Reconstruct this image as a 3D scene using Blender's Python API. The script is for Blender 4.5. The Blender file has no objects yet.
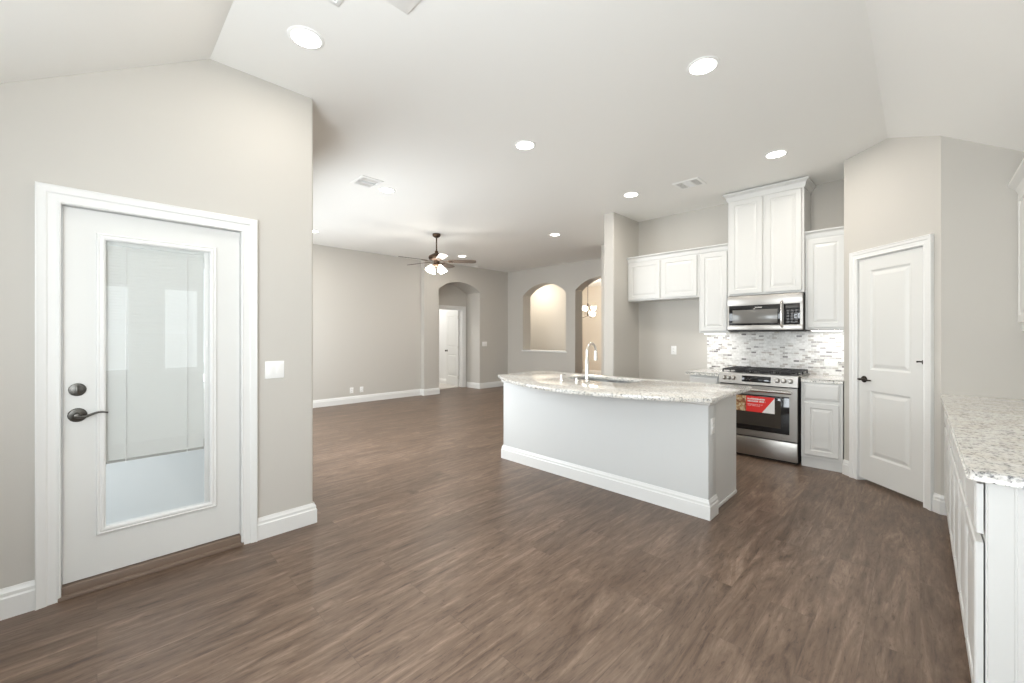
import bpy, bmesh, math, random
from mathutils import Vector, Matrix
random.seed(7)
PI = math.pi
SC = bpy.context.scene
COL = SC.collection

# ------------------------------------------------------------------ camera
CAM_H = 1.37
FPX, HORIZON = 411.5, 335.5
cam_d = bpy.data.cameras.new('camera')
cam = bpy.data.objects.new('camera', cam_d)
COL.objects.link(cam)
cam.location = (0, 0, CAM_H)
cam.rotation_euler = (PI/2, 0, math.radians(44.755))
cam_d.sensor_width = 36.0
cam_d.lens = FPX/1024*36.0
cam_d.shift_y = (HORIZON-341.5)/1024
cam_d.clip_start = 0.02
cam_d.clip_end = 200
SC.camera = cam

# ------------------------------------------------------------------ view + world
SC.view_settings.view_transform = 'Standard'
SC.view_settings.look = 'None'
SC.view_settings.gamma = 1.0
SC.view_settings.use_curve_mapping = False
SC.view_settings.exposure = 0.22
SC.cycles.max_bounces = 10
SC.cycles.diffuse_bounces = 6
SC.cycles.transparent_max_bounces = 16
SC.cycles.sample_clamp_indirect = 6.0
SC.cycles.caustics_reflective = False
SC.cycles.caustics_refractive = False
wd = bpy.data.worlds.new('sky'); SC.world = wd
wd.use_nodes = True
wn = wd.node_tree.nodes; wl = wd.node_tree.links
bg = wn['Background']
sky = wn.new('ShaderNodeTexSky')
sky.sky_type = 'HOSEK_WILKIE'
sky.sun_direction = (0.4, -0.5, 0.75)
sky.turbidity = 6.0
mixw = wn.new('ShaderNodeMixRGB'); mixw.inputs[0].default_value = 0.80
wl.new(sky.outputs[0], mixw.inputs[1]); mixw.inputs[2].default_value = (0.90, 0.97, 1.0, 1)
wl.new(mixw.outputs[0], bg.inputs[0])
bg.inputs[1].default_value = 1.8

def area(name, loc, rot, sx, sy, power, color, shape='RECTANGLE', spread=180):
    l = bpy.data.lights.new(name, 'AREA')
    l.shape = shape; l.size = sx
    if shape == 'RECTANGLE': l.size_y = sy
    l.energy = power; l.color = color
    l.spread = math.radians(spread)
    o = bpy.data.objects.new(name, l); COL.objects.link(o)
    o.location = loc; o.rotation_euler = rot
    return o
DAY = (0.90, 0.96, 1.0)
# daylight entering through the windows (each lamp stands in its window opening)
area('window_daylight', (-2.07, -0.97, 1.42), (math.radians(100), 0, math.radians(-20)), 0.75, 1.30, 7, DAY)
area('window_daylight', (-1.00, -0.97, 1.42), (math.radians(122), 0, 0), 0.80, 1.30, 50, DAY)
area('window_daylight', (0.05, -0.97, 1.42), (math.radians(92), 0, math.radians(28)), 0.80, 1.30, 42, DAY)
area('window_daylight', (-4.70, 1.16, 1.50), (math.radians(80), 0, 0), 1.30, 1.55, 54, DAY)
area('window_daylight', (-6.70, 1.16, 1.50), (math.radians(80), 0, 0), 1.30, 1.55, 54, DAY)
area('window_daylight', (0.785, 0.10, 1.46), (math.radians(90), 0, math.radians(90)), 0.36, 1.05, 2.0, DAY)
area('window_daylight', (0.785, 0.81, 1.46), (math.radians(90), 0, math.radians(90)), 0.34, 1.05, 2.0, DAY)
CAN_W = 8.6
WARM = (1.0, 0.93, 0.83)

# ------------------------------------------------------------------ materials
def mat(name, col, rough=0.5, metal=0.0, spec=0.5, emit=None, es=0.0):
    m = bpy.data.materials.new(name); m.use_nodes = True
    b = m.node_tree.nodes['Principled BSDF']
    b.inputs['Base Color'].default_value = (*col, 1)
    b.inputs['Roughness'].default_value = rough
    b.inputs['Metallic'].default_value = metal
    b.inputs['Specular IOR Level'].default_value = spec
    if emit:
        b.inputs['Emission Color'].default_value = (*emit, 1)
        b.inputs['Emission Strength'].default_value = es
    return m
def nodes(m): return m.node_tree.nodes, m.node_tree.links, m.node_tree.nodes['Principled BSDF']
def ramp(n, stops):
    r = n.new('ShaderNodeValToRGB')
    e = r.color_ramp.elements
    while len(e) < len(stops): e.new(0.5)
    for i, (p, c) in enumerate(stops):
        e[i].position = p; e[i].color = (*c, 1)
    return r
def paint(name, col, rough=0.6, bump=0.04, scale=160):
    m = mat(name, col, rough, spec=0.3)
    n, l, b = nodes(m)
    tc = n.new('ShaderNodeTexCoord'); nz = n.new('ShaderNodeTexNoise'); bp = n.new('ShaderNodeBump')
    nz.inputs['Scale'].default_value = scale; nz.inputs['Detail'].default_value = 3
    bp.inputs['Strength'].default_value = bump; bp.inputs['Distance'].default_value = 0.002
    l.new(tc.outputs['Object'], nz.inputs['Vector']); l.new(nz.outputs['Fac'], bp.inputs['Height'])
    l.new(bp.outputs['Normal'], b.inputs['Normal'])
    return m
M = {}
M['wall'] = paint('greige_wall_paint', (0.55, 0.527, 0.488), 0.65)
M['wall_warm'] = paint('beige_wall_paint', (0.62, 0.58, 0.52), 0.65)
M['wall_white'] = paint('white_room_paint', (0.74, 0.74, 0.73), 0.65)
M['ceiling'] = paint('ceiling_paint', (0.875, 0.87, 0.845), 0.75, 0.06, 120)
M['trim'] = mat('white_trim_enamel', (0.77, 0.77, 0.755), 0.32)
M['door'] = mat('white_door_enamel', (0.71, 0.71, 0.69), 0.36)
M['cabinet'] = mat('white_cabinet_lacquer', (0.68, 0.68, 0.665), 0.34)
M['island'] = paint('pale_grey_island_paint', (0.66, 0.67, 0.665), 0.55)
M['plastic'] = mat('white_plastic', (0.88, 0.88, 0.865), 0.35)
M['bronze'] = mat('dark_bronze', (0.035, 0.028, 0.022), 0.38, 0.7)
M['pewter'] = mat('dark_pewter', (0.12, 0.115, 0.105), 0.33, 0.9)
M['fanmetal'] = mat('oil_rubbed_bronze', (0.075, 0.045, 0.028), 0.4, 0.75)
M['blade'] = mat('fan_blade_brown', (0.13, 0.10, 0.08), 0.4)
M['chrome'] = mat('brushed_nickel', (0.72, 0.70, 0.67), 0.2, 1.0)
M['sinkmetal'] = mat('sink_stainless', (0.55, 0.55, 0.55), 0.28, 1.0)
M['black'] = mat('black_glass', (0.012, 0.012, 0.013), 0.06)
M['blackmatte'] = mat('cast_iron', (0.022, 0.021, 0.022), 0.55)
M['ovenglass'] = mat('oven_window_glass', (0.045, 0.038, 0.032), 0.08)
M['mwglass'] = mat('microwave_window', (0.16, 0.155, 0.145), 0.16)
M['dark'] = mat('dark_gap', (0.05, 0.048, 0.045), 0.7)
M['red'] = mat('red_label_print', (0.80, 0.035, 0.03), 0.4)
M['labelwhite'] = mat('white_label_print', (0.85, 0.85, 0.85), 0.4)
M['slat'] = mat('blind_slat_white', (0.80, 0.81, 0.79), 0.5)
_n, _l, _b = M['slat'].node_tree.nodes, M['slat'].node_tree.links, M['slat'].node_tree.nodes['Principled BSDF']
_t = _n.new('ShaderNodeBsdfTranslucent'); _t.inputs[0].default_value = (0.85, 0.85, 0.82, 1)
_m = _n.new('ShaderNodeMixShader'); _m.inputs[0].default_value = 0.22
_l.new(_b.outputs[0], _m.inputs[1]); _l.new(_t.outputs[0], _m.inputs[2]); _l.new(_m.outputs[0], _n['Material Output'].inputs['Surface'])
M['slatrail'] = mat('blind_rail_grey', (0.40, 0.40, 0.38), 0.5)
M['sill'] = mat('threshold_brown', (0.20, 0.145, 0.11), 0.45)
M['concrete'] = paint('patio_concrete', (0.60, 0.615, 0.62), 0.8, 0.2, 30)
M['lens'] = mat('lamp_lens', (0.9, 0.9, 0.88), 0.4, emit=(1, 0.97, 0.91), es=9.0)
M['globe'] = mat('lit_frosted_glass', (0.9, 0.9, 0.88), 0.3, emit=(1, 0.96, 0.88), es=7.0)
M['led'] = mat('led_strip', (0.9, 0.9, 0.9), 0.4, emit=(1, 0.97, 0.92), es=10.0)
M['ventdark'] = mat('vent_slot_grey', (0.10, 0.10, 0.10), 0.8)

def make_steel():
    m = mat('stainless_steel', (0.43, 0.41, 0.385), 0.34, 1.0)
    n, l, b = nodes(m)
    tc = n.new('ShaderNodeTexCoord'); mp = n.new('ShaderNodeMapping'); nz = n.new('ShaderNodeTexNoise')
    mp.inputs['Scale'].default_value = (3, 3, 160)
    nz.inputs['Scale'].default_value = 1.0; nz.inputs['Detail'].default_value = 2
    r = n.new('ShaderNodeMapRange'); r.inputs[3].default_value = 0.32; r.inputs[4].default_value = 0.40
    l.new(tc.outputs['Object'], mp.inputs[0]); l.new(mp.outputs[0], nz.inputs['Vector'])
    l.new(nz.outputs['Fac'], r.inputs[0]); l.new(r.outputs[0], b.inputs['Roughness'])
    return m
M['steel'] = make_steel()

def make_floor():
    m = mat('wood_plank_floor', (0.2, 0.14, 0.1), 0.36, spec=0.4)
    n, l, b = nodes(m)
    tc = n.new('ShaderNodeTexCoord')
    sep = n.new('ShaderNodeSeparateXYZ'); l.new(tc.outputs['Object'], sep.inputs[0])
    comb = n.new('ShaderNodeCombineXYZ')
    l.new(sep.outputs['Y'], comb.inputs['X']); l.new(sep.outputs['X'], comb.inputs['Y'])
    br = n.new('ShaderNodeTexBrick')
    br.offset = 0.37; br.offset_frequency = 2
    br.inputs['Scale'].default_value = 1.0
    br.inputs['Brick Width'].default_value = 1.22
    br.inputs['Row Height'].default_value = 0.182
    br.inputs['Mortar Size'].default_value = 0.0012
    br.inputs['Mortar Smooth'].default_value = 0.1
    br.inputs['Color1'].default_value = (0, 0, 0, 1); br.inputs['Color2'].default_value = (1, 1, 1, 1)
    br.inputs['Mortar'].default_value = (0.5, 0.5, 0.5, 1)
    l.new(comb.outputs[0], br.inputs['Vector'])
    pl = n.new('ShaderNodeMath'); pl.operation = 'MULTIPLY'; pl.inputs[1].default_value = 40.0
    l.new(br.outputs['Color'], pl.inputs[0])
    def grain(sx, sy, detail, dist, rough=0.6):
        mp = n.new('ShaderNodeMapping'); mp.inputs['Scale'].default_value = (sx, sy, 1)
        l.new(comb.outputs[0], mp.inputs[0])
        z = n.new('ShaderNodeTexNoise'); z.noise_dimensions = '4D'
        z.inputs['Scale'].default_value = 1.0; z.inputs['Detail'].default_value = detail
        z.inputs['Roughness'].default_value = rough; z.inputs['Distortion'].default_value = dist
        l.new(mp.outputs[0], z.inputs['Vector']); l.new(pl.outputs[0], z.inputs['W'])
        return z
    g1 = grain(0.85, 6.5, 10, 3.6, 0.66)
    g2 = grain(4.0, 80.0, 5, 0.6)
    g3 = grain(0.6, 1.6, 3, 0.8)
    g4 = grain(4.5, 24.0, 8, 3.2, 0.74)
    r1 = ramp(n, [(0.31, (0.074, 0.046, 0.030)), (0.43, (0.138, 0.092, 0.065)), (0.54, (0.182, 0.126, 0.091)), (0.70, (0.290, 0.212, 0.160))])
    l.new(g1.outputs['Fac'], r1.inputs[0])
    rk = ramp(n, [(0.32, (0.40, 0.34, 0.30)), (0.42, (0.88, 0.85, 0.83)), (0.52, (1.05, 1.04, 1.03))])
    l.new(g4.outputs['Fac'], rk.inputs[0])
    mk = n.new('ShaderNodeMixRGB'); mk.blend_type = 'MULTIPLY'; mk.inputs[0].default_value = 1.0
    l.new(r1.outputs[0], mk.inputs[1]); l.new(rk.outputs[0], mk.inputs[2])
    r1 = mk
    mv = n.new('ShaderNodeMapRange'); mv.inputs[1].default_value = 0.25; mv.inputs[2].default_value = 0.75
    mv.inputs[3].default_value = 0.78; mv.inputs[4].default_value = 1.08
    l.new(g2.outputs['Fac'], mv.inputs[0])
    mx = n.new('ShaderNodeMixRGB'); mx.blend_type = 'MULTIPLY'; mx.inputs[0].default_value = 1.0
    l.new(r1.outputs[0], mx.inputs[1]); l.new(mv.outputs[0], mx.inputs[2])
    pv = n.new('ShaderNodeMapRange'); pv.inputs[3].default_value = 0.88; pv.inputs[4].default_value = 1.08
    l.new(br.outputs['Color'], pv.inputs[0])
    mx2 = n.new('ShaderNodeMixRGB'); mx2.blend_type = 'MULTIPLY'; mx2.inputs[0].default_value = 1.0
    l.new(mx.outputs[0], mx2.inputs[1]); l.new(pv.outputs[0], mx2.inputs[2])
    lv = n.new('ShaderNodeMapRange'); lv.inputs[1].default_value = 0.3; lv.inputs[2].default_value = 0.7
    lv.inputs[3].default_value = 0.88; lv.inputs[4].default_value = 1.10
    l.new(g3.outputs['Fac'], lv.inputs[0])
    mx3 = n.new('ShaderNodeMixRGB'); mx3.blend_type = 'MULTIPLY'; mx3.inputs[0].default_value = 1.0
    l.new(mx2.outputs[0], mx3.inputs[1]); l.new(lv.outputs[0], mx3.inputs[2])
    mm = n.new('ShaderNodeMixRGB'); mm.inputs[2].default_value = (0.085, 0.06, 0.045, 1)
    mf = n.new('ShaderNodeMath'); mf.operation = 'MULTIPLY'; mf.inputs[1].default_value = 0.5
    l.new(br.outputs['Fac'], mf.inputs[0]); l.new(mf.outputs[0], mm.inputs[0])
    l.new(mx3.outputs[0], mm.inputs[1]); l.new(mm.outputs[0], b.inputs['Base Color'])
    rr = n.new('ShaderNodeMapRange'); rr.inputs[3].default_value = 0.30; rr.inputs[4].default_value = 0.46
    l.new(g1.outputs['Fac'], rr.inputs[0]); l.new(rr.outputs[0], b.inputs['Roughness'])
    bp = n.new('ShaderNodeBump'); bp.inputs['Strength'].default_value = 0.12; bp.inputs['Distance'].default_value = 0.003
    l.new(g2.outputs['Fac'], bp.inputs['Height']); l.new(bp.outputs['Normal'], b.inputs['Normal'])
    return m
M['floor'] = make_floor()

def make_granite():
    m = mat('speckled_granite', (0.7, 0.68, 0.64), 0.10)
    n, l, b = nodes(m)
    tc = n.new('ShaderNodeTexCoord')
    nz = n.new('ShaderNodeTexNoise'); nz.inputs['Scale'].default_value = 58; nz.inputs['Detail'].default_value = 4; nz.inputs['Roughness'].default_value = 0.62
    nb = n.new('ShaderNodeTexNoise'); nb.inputs['Scale'].default_value = 9; nb.inputs['Detail'].default_value = 4
    vo = n.new('ShaderNodeTexVoronoi'); vo.inputs['Scale'].default_value = 110
    n2 = n.new('ShaderNodeTexNoise'); n2.inputs['Scale'].default_value = 105; n2.inputs['Detail'].default_value = 3
    for q in (nz, nb, vo, n2): l.new(tc.outputs['Object'], q.inputs['Vector'])
    r = ramp(n, [(0.33, (0.17, 0.175, 0.18)), (0.40, (0.48, 0.485, 0.48)), (0.47, (0.76, 0.752, 0.73)), (0.66, (0.86, 0.855, 0.84))])
    l.new(nz.outputs['Fac'], r.inputs[0])
    rb = ramp(n, [(0.38, (1, 1, 1)), (0.66, (0.92, 0.89, 0.84))])
    l.new(nb.outputs['Fac'], rb.inputs[0])
    mx = n.new('ShaderNodeMixRGB'); mx.blend_type = 'MULTIPLY'; mx.inputs[0].default_value = 1
    l.new(r.outputs[0], mx.inputs[1]); l.new(rb.outputs[0], mx.inputs[2])
    rc = ramp(n, [(0.0, (0.74, 0.72, 0.70)), (0.5, (1, 1, 1))])
    l.new(vo.outputs['Color'], rc.inputs[0])
    mx2 = n.new('ShaderNodeMixRGB'); mx2.blend_type = 'MULTIPLY'; mx2.inputs[0].default_value = 0.8
    l.new(mx.outputs[0], mx2.inputs[1]); l.new(rc.outputs[0], mx2.inputs[2])
    rd = ramp(n, [(0.33, (0.10, 0.10, 0.11)), (0.40, (1, 1, 1))])
    l.new(n2.outputs['Fac'], rd.inputs[0])
    mx3 = n.new('ShaderNodeMixRGB'); mx3.blend_type = 'MULTIPLY'; mx3.inputs[0].default_value = 0.8
    l.new(mx2.outputs[0], mx3.inputs[1]); l.new(rd.outputs[0], mx3.inputs[2])
    l.new(mx3.outputs[0], b.inputs['Base Color'])
    return m
M['granite'] = make_granite()

def make_mosaic():
    m = mat('mosaic_tile', (0.7, 0.7, 0.68), 0.2)
    n, l, b = nodes(m)
    tc = n.new('ShaderNodeTexCoord'); sep = n.new('ShaderNodeSeparateXYZ'); l.new(tc.outputs['Object'], sep.inputs[0])
    comb = n.new('ShaderNodeCombineXYZ'); l.new(sep.outputs['X'], comb.inputs['X']); l.new(sep.outputs['Z'], comb.inputs['Y'])
    br = n.new('ShaderNodeTexBrick'); br.offset = 0.5
    br.inputs['Scale'].default_value = 1.0; br.inputs['Brick Width'].default_value = 0.056; br.inputs['Row Height'].default_value = 0.0225
    br.inputs['Mortar Size'].default_value = 0.0014
    br.inputs['Color1'].default_value = (0, 0, 0, 1); br.inputs['Color2'].default_value = (1, 1, 1, 1); br.inputs['Mortar'].default_value = (0.5, 0.5, 0.5, 1)
    l.new(comb.outputs[0], br.inputs['Vector'])
    wn_ = n.new('ShaderNodeTexWhiteNoise'); wn_.noise_dimensions = '1D'; l.new(br.outputs['Color'], wn_.inputs['W'])
    r = ramp(n, [(0.0, (0.20, 0.19, 0.19)), (0.04, (0.36, 0.35, 0.34)), (0.11, (0.50, 0.47, 0.44)), (0.20, (0.60, 0.59, 0.575)), (0.38, (0.70, 0.695, 0.68)), (0.7, (0.77, 0.765, 0.75))])
    r.color_ramp.interpolation = 'CONSTANT'
    l.new(wn_.outputs['Value'], r.inputs[0])
    nz = n.new('ShaderNodeTexNoise'); nz.inputs['Scale'].default_value = 35; nz.inputs['Detail'].default_value = 4
    l.new(tc.outputs['Object'], nz.inputs['Vector'])
    rv = ramp(n, [(0.3, (0.82, 0.81, 0.80)), (0.6, (1, 1, 1))]); l.new(nz.outputs['Fac'], rv.inputs[0])
    mx = n.new('ShaderNodeMixRGB'); mx.blend_type = 'MULTIPLY'; mx.inputs[0].default_value = 1
    l.new(r.outputs[0], mx.inputs[1]); l.new(rv.outputs[0], mx.inputs[2])
    mo = n.new('ShaderNodeMixRGB'); mo.inputs[2].default_value = (0.76, 0.755, 0.74, 1)
    l.new(br.outputs['Fac'], mo.inputs[0]); l.new(mx.outputs[0], mo.inputs[1]); l.new(mo.outputs[0], b.inputs['Base Color'])
    bp = n.new('ShaderNodeBump'); bp.invert = True; bp.inputs['Strength'].default_value = 0.3; bp.inputs['Distance'].default_value = 0.002
    l.new(br.outputs['Fac'], bp.inputs['Height']); l.new(bp.outputs['Normal'], b.inputs['Normal'])
    return m
M['mosaic'] = make_mosaic()

def make_brick(name, c1, c2, mo, w, h, ms):
    m = mat(name, c1, 0.8)
    n, l, b = nodes(m)
    tc = n.new('ShaderNodeTexCoord'); sep = n.new('ShaderNodeSeparateXYZ'); l.new(tc.outputs['Object'], sep.inputs[0])
    comb = n.new('ShaderNodeCombineXYZ'); l.new(sep.outputs['Y'], comb.inputs['X']); l.new(sep.outputs['Z'], comb.inputs['Y'])
    br = n.new('ShaderNodeTexBrick'); br.inputs['Scale'].default_value = 1
    br.inputs['Brick Width'].default_value = w; br.inputs['Row Height'].default_value = h; br.inputs['Mortar Size'].default_value = ms
    br.inputs['Color1'].default_value = (*c1, 1); br.inputs['Color2'].default_value = (*c2, 1); br.inputs['Mortar'].default_value = (*mo, 1)
    l.new(comb.outputs[0], br.inputs['Vector']); l.new(br.outputs['Color'], b.inputs['Base Color'])
    return m
M['brick'] = make_brick('pale_brick', (0.55, 0.50, 0.46), (0.42, 0.38, 0.35), (0.75, 0.74, 0.72), 0.22, 0.075, 0.010)
M['fence'] = make_brick('fence_boards', (0.56, 0.50, 0.42), (0.50, 0.44, 0.37), (0.3, 0.26, 0.2), 0.14, 6.0, 0.008)
M['carpet'] = paint('pale_carpet', (0.55, 0.52, 0.48), 0.95, 0.6, 400)

def make_glass():
    m = bpy.data.materials.new('clear_pane'); m.use_nodes = True
    n, l = m.node_tree.nodes, m.node_tree.links
    n.remove(n['Principled BSDF'])
    tr = n.new('ShaderNodeBsdfTransparent'); tr.inputs[0].default_value = (0.985, 0.99, 0.99, 1)
    gl = n.new('ShaderNodeBsdfGlossy'); gl.inputs['Roughness'].default_value = 0.01; gl.inputs[0].default_value = (1, 1, 1, 1)
    fr = n.new('ShaderNodeFresnel')
    ge = n.new('ShaderNodeNewGeometry'); io = n.new('ShaderNodeMapRange')      # same reflectance from both faces of a thin pane
    io.inputs[3].default_value = 1.5; io.inputs[4].default_value = 1/1.5
    l.new(ge.outputs['Backfacing'], io.inputs[0]); l.new(io.outputs[0], fr.inputs[0])
    mx = n.new('ShaderNodeMixShader')
    l.new(fr.outputs[0], mx.inputs[0]); l.new(tr.outputs[0], mx.inputs[1]); l.new(gl.outputs[0], mx.inputs[2])
    l.new(mx.outputs[0], n['Material Output'].inputs['Surface'])
    return m
M['glass'] = make_glass()

def make_food():
    m = mat('food_photo_print', (0.4, 0.3, 0.2), 0.4)
    n, l, b = nodes(m)
    tc = n.new('ShaderNodeTexCoord'); nz = n.new('ShaderNodeTexNoise'); nz.inputs['Scale'].default_value = 34; nz.inputs['Detail'].default_value = 3
    l.new(tc.outputs['Object'], nz.inputs['Vector'])
    r = ramp(n, [(0.32, (0.10, 0.045, 0.025)), (0.45, (0.34, 0.14, 0.06)), (0.55, (0.50, 0.36, 0.18)), (0.68, (0.66, 0.58, 0.45))])
    l.new(nz.outputs['Fac'], r.inputs[0]); l.new(r.outputs[0], b.inputs['Base Color'])
    return m
M['food'] = make_food()

# ------------------------------------------------------------------ mesh helpers
class MB:
    """collects shapes and links them as ONE mesh object"""
    def __init__(self): self.bm = bmesh.new()
    def _add(self, t):
        me = bpy.data.meshes.new('t'); t.to_mesh(me); t.free(); self.bm.from_mesh(me); bpy.data.meshes.remove(me)
    def box(self, x0, x1, y0, y1, z0, z1, bev=0.0, seg=2, mtx=None):
        t = bmesh.new()
        bmesh.ops.create_cube(t, size=1)
        bmesh.ops.scale(t, vec=(x1-x0, y1-y0, z1-z0), verts=t.verts)
        bmesh.ops.translate(t, vec=((x0+x1)/2, (y0+y1)/2, (z0+z1)/2), verts=t.verts)
        if bev > 0: bmesh.ops.bevel(t, geom=t.edges[:], offset=bev, segments=seg, profile=0.5, affect='EDGES')
        if mtx is not None: bmesh.ops.transform(t, matrix=mtx, verts=t.verts)
        self._add(t); return self
    def grid(self, rings, closed_u=True, cap0=False, cap1=False, closed_v=False):
        bm = self.bm
        vs = [[bm.verts.new(p) for p in r] for r in rings]
        nr = len(vs)
        for i in range(nr if closed_v else nr-1):
            a, b = vs[i], vs[(i+1) % nr]
            n = len(a)
            for j in range(n if closed_u else n-1):
                k = (j+1) % n
                try: bm.faces.new((a[j], a[k], b[k], b[j]))
                except ValueError: pass
        if cap0: bm.faces.new(vs[0])
        if cap1: bm.faces.new(vs[-1])
        return self
    def lathe(self, prof, c=(0, 0, 0), axis='Z', seg=24, cap=True):
        rings = []
        for r, h in prof:
            ring = []
            for k in range(seg):
                a = 2*PI*k/seg
                u, v = r*math.cos(a), r*math.sin(a)
                p = {'Z': (u, v, h), 'X': (h, u, v), 'Y': (u, h, v)}[axis]
                ring.append((p[0]+c[0], p[1]+c[1], p[2]+c[2]))
            rings.append(ring)
        return self.grid(rings, True, cap, cap)
    def tube(self, pts, rad, seg=12, cap=True, flat=1.0):
        pts = [Vector(p) for p in pts]
        if not hasattr(rad, '__len__'): rad = [rad]*len(pts)
        rings = []; up = None
        for i, p in enumerate(pts):
            d = (pts[min(i+1, len(pts)-1)]-pts[max(i-1, 0)]).normalized()
            if up is None:
                up = Vector((0, 0, 1)) if abs(d.z) < 0.9 else Vector((1, 0, 0))
            s = d.cross(up).normalized(); up = s.cross(d).normalized()
            rings.append([tuple(p + s*(rad[i]*math.cos(2*PI*k/seg)) + up*(rad[i]*flat*math.sin(2*PI*k/seg))) for k in range(seg)])
        return self.grid(rings, True, cap, cap)
    def prism(self, poly, n0, n1, fn):
        """poly: 2-D outline; fn(u, v, n) -> point"""
        bm = self.bm
        a = [bm.verts.new(fn(u, v, n0)) for u, v in poly]
        b = [bm.verts.new(fn(u, v, n1)) for u, v in poly]
        bm.faces.new(a); bm.faces.new(b[::-1])
        for i in range(len(poly)):
            j = (i+1) % len(poly)
            bm.faces.new((a[i], a[j], b[j], b[i]))
        return self
    def sweep(self, path, prof, fn, closed=False):
        """mitred sweep in a plane: profile (offset to the LEFT of travel, n)"""
        n = len(path); P = [Vector(p) for p in path]; rings = []
        for i in range(n):
            d0 = (P[i]-P[i-1]) if (i > 0 or closed) else None
            d1 = (P[(i+1) % n]-P[i]) if (i < n-1 or closed) else None
            d0 = d0.normalized() if d0 is not None else d1.normalized()
            d1 = d1.normalized() if d1 is not None else d0
            n0 = Vector((-d0.y, d0.x)); n1 = Vector((-d1.y, d1.x))
            m = (n0+n1); m = m/(m.length_squared/2) if m.length > 1e-6 else n0
            rings.append([fn(P[i].x+m.x*o, P[i].y+m.y*o, h) for o, h in prof])
        return self.grid(rings, True, not closed, not closed, closed)
    def nest(self, rect, steps, fn):
        """nested rectangles in plane: steps = (inset, n); capped at the last"""
        x0, x1, z0, z1 = rect
        rings = [[fn(x0+i, z0+i, n), fn(x1-i, z0+i, n), fn(x1-i, z1-i, n), fn(x0+i, z1-i, n)] for i, n in steps]
        return self.grid(rings, True, False, True)
    def rect(self, x0, x1, z0, z1, n, fn):
        vs = [self.bm.verts.new(fn(*p, n)) for p in ((x0, z0), (x1, z0), (x1, z1), (x0, z1))]
        self.bm.faces.new(vs); return self
    def build(self, name, m, parent=None, angle=35, loc=None):
        bm = self.bm
        flat = m.name.endswith('wall_paint') or m.name in ('ceiling_paint', 'white_room_paint')
        if not flat: bmesh.ops.remove_doubles(bm, verts=bm.verts, dist=1e-5)
        bmesh.ops.recalc_face_normals(bm, faces=bm.faces)
        for f in bm.faces: f.smooth = not flat
        me = bpy.data.meshes.new(name); bm.to_mesh(me); bm.free()
        if not flat: me.set_sharp_from_angle(angle=math.radians(angle))
        me.materials.append(m)
        o = bpy.data.objects.new(name, me); COL.objects.link(o)
        if parent is not None: o.parent = parent
        if loc: o.location = loc
        return o

def thing(name, label, cat, loc=(0, 0, 0), rz=0.0, group=None, kind=None):
    o = bpy.data.objects.new(name, None); COL.objects.link(o)
    o.empty_display_size = 0.1
    o.location = loc; o.rotation_euler = (0, 0, rz)
    return tag(o, label, cat, group, kind)
def tag(o, label, cat=None, group=None, kind=None):
    o['label'] = label
    if cat: o['category'] = cat
    if group: o['group'] = group
    if kind: o['kind'] = kind
    return o
def struct(o, label, cat): return tag(o, label, cat, None, 'structure')
def dup(root, loc, rz, label, group=None):
    def cp(o, par):
        c = o.copy(); COL.objects.link(c)
        if par is not None: c.parent = par
        for ch in o.children: cp(ch, c)
        return c
    r = cp(root, None); r.location = loc; r.rotation_euler = (0, 0, rz); r['label'] = label
    if group: r['group'] = group
    return r

XZ = lambda u, v, n: (u, n, v)      # plane facing -Y / +Y : n is world y
YZ = lambda u, v, n: (n, u, v)      # plane facing X      : n is world x
XY = lambda u, v, n: (u, v, n)      # plan view           : n is world z

# ------------------------------------------------------------------ key planes
CZ = 3.10                 # flat ceiling
LX = -3.155               # wall with the patio door
CORNER_Y = 1.118          # its free corner
CREASE_Y, CREASE_X = 0.497, -0.20
SLOPE = 0.62; PLATE = 2.5
EY = CREASE_Y-(CZ-PLATE)/SLOPE; EX = CREASE_X+(CZ-PLATE)/SLOPE
BACK_Y = -1.0; RIGHT_X = 0.80
LIVX = -8.15; BUMPX = -8.03; BUMPY = 5.25
FARY = 7.93
KY = 5.82                 # kitchen back wall
PC = 4.68                 # pantry wall plane: x + y = PC
def pant(s, n=0.0):       # s along pantry wall, n out of it into the room
    x = (PC+s*math.sqrt(2))/2; y = PC-x
    q = math.sqrt(0.5)
    return x-n*q, y-n*q
PS0, PS1 = -4.066, -3.147
OV = 0.05                 # walls run this far into the ceiling slab

# ------------------------------------------------------------------ floor, ceiling
f = MB(); f.box(-13.2, 1.2, -1.15, 13.0, -0.12, 0.0)
# (patio notch is covered by the patio slab, which is lower and outside)
fo = MB()
fo.prism([(-8.72, 0.98), (-3.29, 0.98), (-3.29, -1.14), (0.95, -1.14), (0.95, 6.0), (-2.9, 6.0), (-2.9, 12.6), (-9.6, 12.6), (-9.6, 8.1), (-8.72, 8.1)], -0.12, 0.0, XY)
f.bm.free()
struct(fo.build('floor', M['floor']), 'brown wood plank floor running through nook, kitchen and living room', 'floor')

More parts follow.
